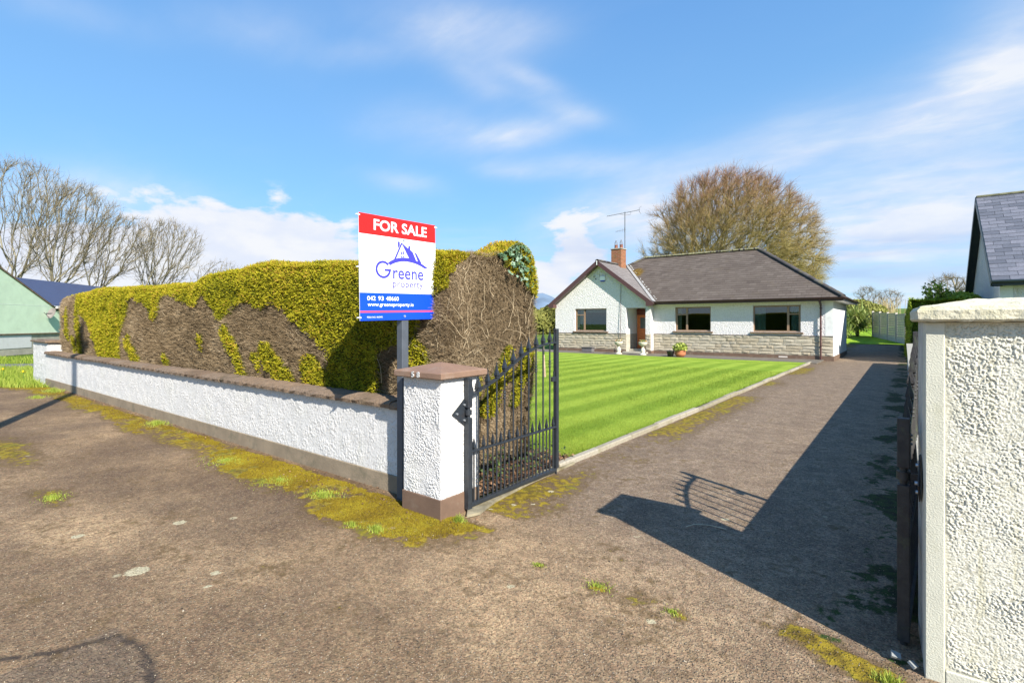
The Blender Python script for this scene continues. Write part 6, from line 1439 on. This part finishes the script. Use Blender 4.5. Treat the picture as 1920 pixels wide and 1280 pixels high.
b = MB(); d = Vector((0, BYn-RYn, FZ-RZn)).normalized(); n = Vector((0, -d.z, d.y)); n = n if n.z > 0 else -n; p0, p1 = Vector((VX-.03, RYn, RZn)), Vector((VX-.03, BYn, FZ)); b.prism([p0-n*.22, p1-n*.22, p1+n*.02, p0+n*.02], (.03, 0, 0)); at(nh, b.build('bargeboard', M_bargen, nh))
b = MB(); b.add([(VX, RYn, RZn-.24), (2.62, RYn, RZn-.24), (2.62, BYn, FZ-.24), (VX, BYn, FZ-.24)], [(0, 1, 2, 3)]); b.add([(VX, FY, FZ-.2), (2.62, FY, FZ-.2), (2.62, RYn, RZn-.24), (VX, RYn, RZn-.24)], [(0, 1, 2, 3)]); at(nh, b.build('verge_soffit', M_bargen, nh))
b = MB(); b.box(VX, 12, FY-.02, FY+.02, FZ-.17, FZ); b.box(VX, 12, FY+.02, 24.75, FZ-.17, FZ-.15); at(nh, b.build('fascia', M_bargen, nh)); b = MB(); b.tube([(VX-.02, FY-.08, FZ-.03), (12, FY-.08, FZ-.04)], .055, 8); at(nh, b.build('gutter', M_bargen, nh)); b = MB(); b.tube([(VX+.0, BYn+.06, FZ-.03), (VX-.25, BYn+.06, FZ-.12), (VX+.1, BYn-.1, FZ-.5)], .05, 8); at(nh, b.build('rear_gutter', M_bargen, nh))
b = MB(); b.box(VX, 12, RYn-.1, RYn+.1, RZn-.02, RZn+.07, c=.02); at(nh, b.build('ridge_capping', plain('mossy_ridge_capping', (.20, .19, .11), .85, .3, 6), nh))
for z in (4.35, 4.15): b = MB(); b.tube([(2.6, 27.3, z), (2.5, 27.3, z)], .03, 6); at(nh, b.build('wall_vent', M_smoothpaint, nh))

# green building at far left
gb = empty('green_building', (-37, 7, 0), 'pale green rendered building with gable and dark blue sheet roof at far left', 'building')
g0 = Vector((-34.4, 4.6, 0)); gd = Vector((-.7353*-1, 0, 0)); gd = Vector((-.735, .678, 0)).normalized(); gn = Vector((.678, .735, 0)).normalized()   # along the wall away, outward towards the lane
# outward normal must face the lane (towards +x, -y)
gin = -gn
M_gw = plain('pale_green_render', (.56, .68, .49), .9, .05, 2, bump=.004, dirt=((.42, .50, .36), .3)); M_bluer = plain('blue_grey_sheet_roof', (.05, .062, .115), .5, .06, 3); M_gplinth = plain('grey_cement_base', (.36, .33, .26), .9, .15, 3)
def gp(t, z, o=0.): return g0+gd*t+gin*o+Vector((0, 0, z))
b = MB(); b.prism([gp(-7.5, 1.04), gp(16, 1.04), gp(16, 2.45), gp(3.2, 2.5), gp(-2.2, 5.15), gp(-7.5, 2.5)], gin*.3); at(gb, b.build('green_wall', M_gw, gb))
b = MB(); b.prism([gp(-7.5, .0, .03), gp(16, .0, .03), gp(16, 1.04, .03), gp(-7.5, 1.04, .03)], gin*.3); at(gb, b.build('base_wall', M_gplinth, gb))
b = MB(); b.prism([gp(-7.5, .34, .012), gp(1.75, .34, .012), gp(1.75, .98, .012), gp(-7.5, .98, .012)], gin*.016); at(gb, b.build('white_painted_band', M_wallface, gb))
b = MB(); b.prism([gp(-7.5, 1.02, -.05), gp(16, 1.02, -.05), gp(16, 1.07, -.05), gp(-7.5, 1.07, -.05)], gin*.06); at(gb, b.build('string_course', M_coping, gb))
b = MB(); b.prism([gp(-7.5, 2.49, -.006), gp(3.1, 2.49, -.006), gp(3.1, 2.50, -.006), gp(-7.5, 2.50, -.006)], gin*.01); at(gb, b.build('joint_line', M_smoothpaint, gb))
b = MB(); b.add([gp(-2.2, 5.2, -.06), gp(3.35, 2.48, -.06), gp(3.35, 2.48, 9), gp(-2.2, 5.2, 9)], [(0, 1, 2, 3)]); b.prism([gp(-2.2, 5.13, -.05), gp(3.3, 2.44, -.05), gp(3.3, 2.50, -.05), gp(-2.2, 5.2, -.05)], gin*.05); at(gb, b.build('gable_roof_edge', M_coping, gb))
b = MB(); b.prism([gp(-1, 4.18, 3.4), gp(17, 4.18, 3.4), gp(17, 2.52, -.15), gp(-1+4.2, 2.52, -.15)], (0, 0, .05)); at(gb, b.build('blue_roof', M_bluer, gb))
b = MB(); b.prism([gp(3.3, 2.38, -.2), gp(17, 2.38, -.2), gp(17, 2.5, -.2), gp(3.3, 2.5, -.2)], gin*.1); at(gb, b.build('gutter', M_fencec, gb)); b = MB(); b.prism([gp(3.3, 2.26, -.03), gp(17, 2.26, -.03), gp(17, 2.37, -.03), gp(3.3, 2.37, -.03)], gin*.02); at(gb, b.build('eaves_shade_strip', M_dark, gb))  # near-black strip on the wall: shade under the gutter put in as colour
sd = empty('satellite_dish', gp(2.75, 2.1, -.3), 'grey satellite dish on the corner of the green building', 'dish'); c0 = Vector((0, 0, 0)); ax = Vector((.45, -.85, .35)).normalized(); q_ = ax.to_track_quat('Z', 'Y').to_matrix().to_4x4(); b = MB(); V = []; 
for r_ in (0, .1, .18, .26): V += [q_ @ Vector((r_*math.cos(2*PI*k/18), r_*1.15*math.sin(2*PI*k/18), r_*r_*.9)) for k in range(18)]
b.add(V, [(i*18+k, i*18+(k+1) % 18, (i+1)*18+(k+1) % 18, (i+1)*18+k) for i in range(3) for k in range(18)], True); b.build('dish', plain('dish_grey', (.22, .19, .18), .7), sd); b = MB(); b.tube([q_ @ Vector((0, -.3, 0)), q_ @ Vector((0, -.1, .42))], .012, 5); b.tube([(0, 0, 0), gin*.42], .02, 6); b.build('arm', M_dark, sd)
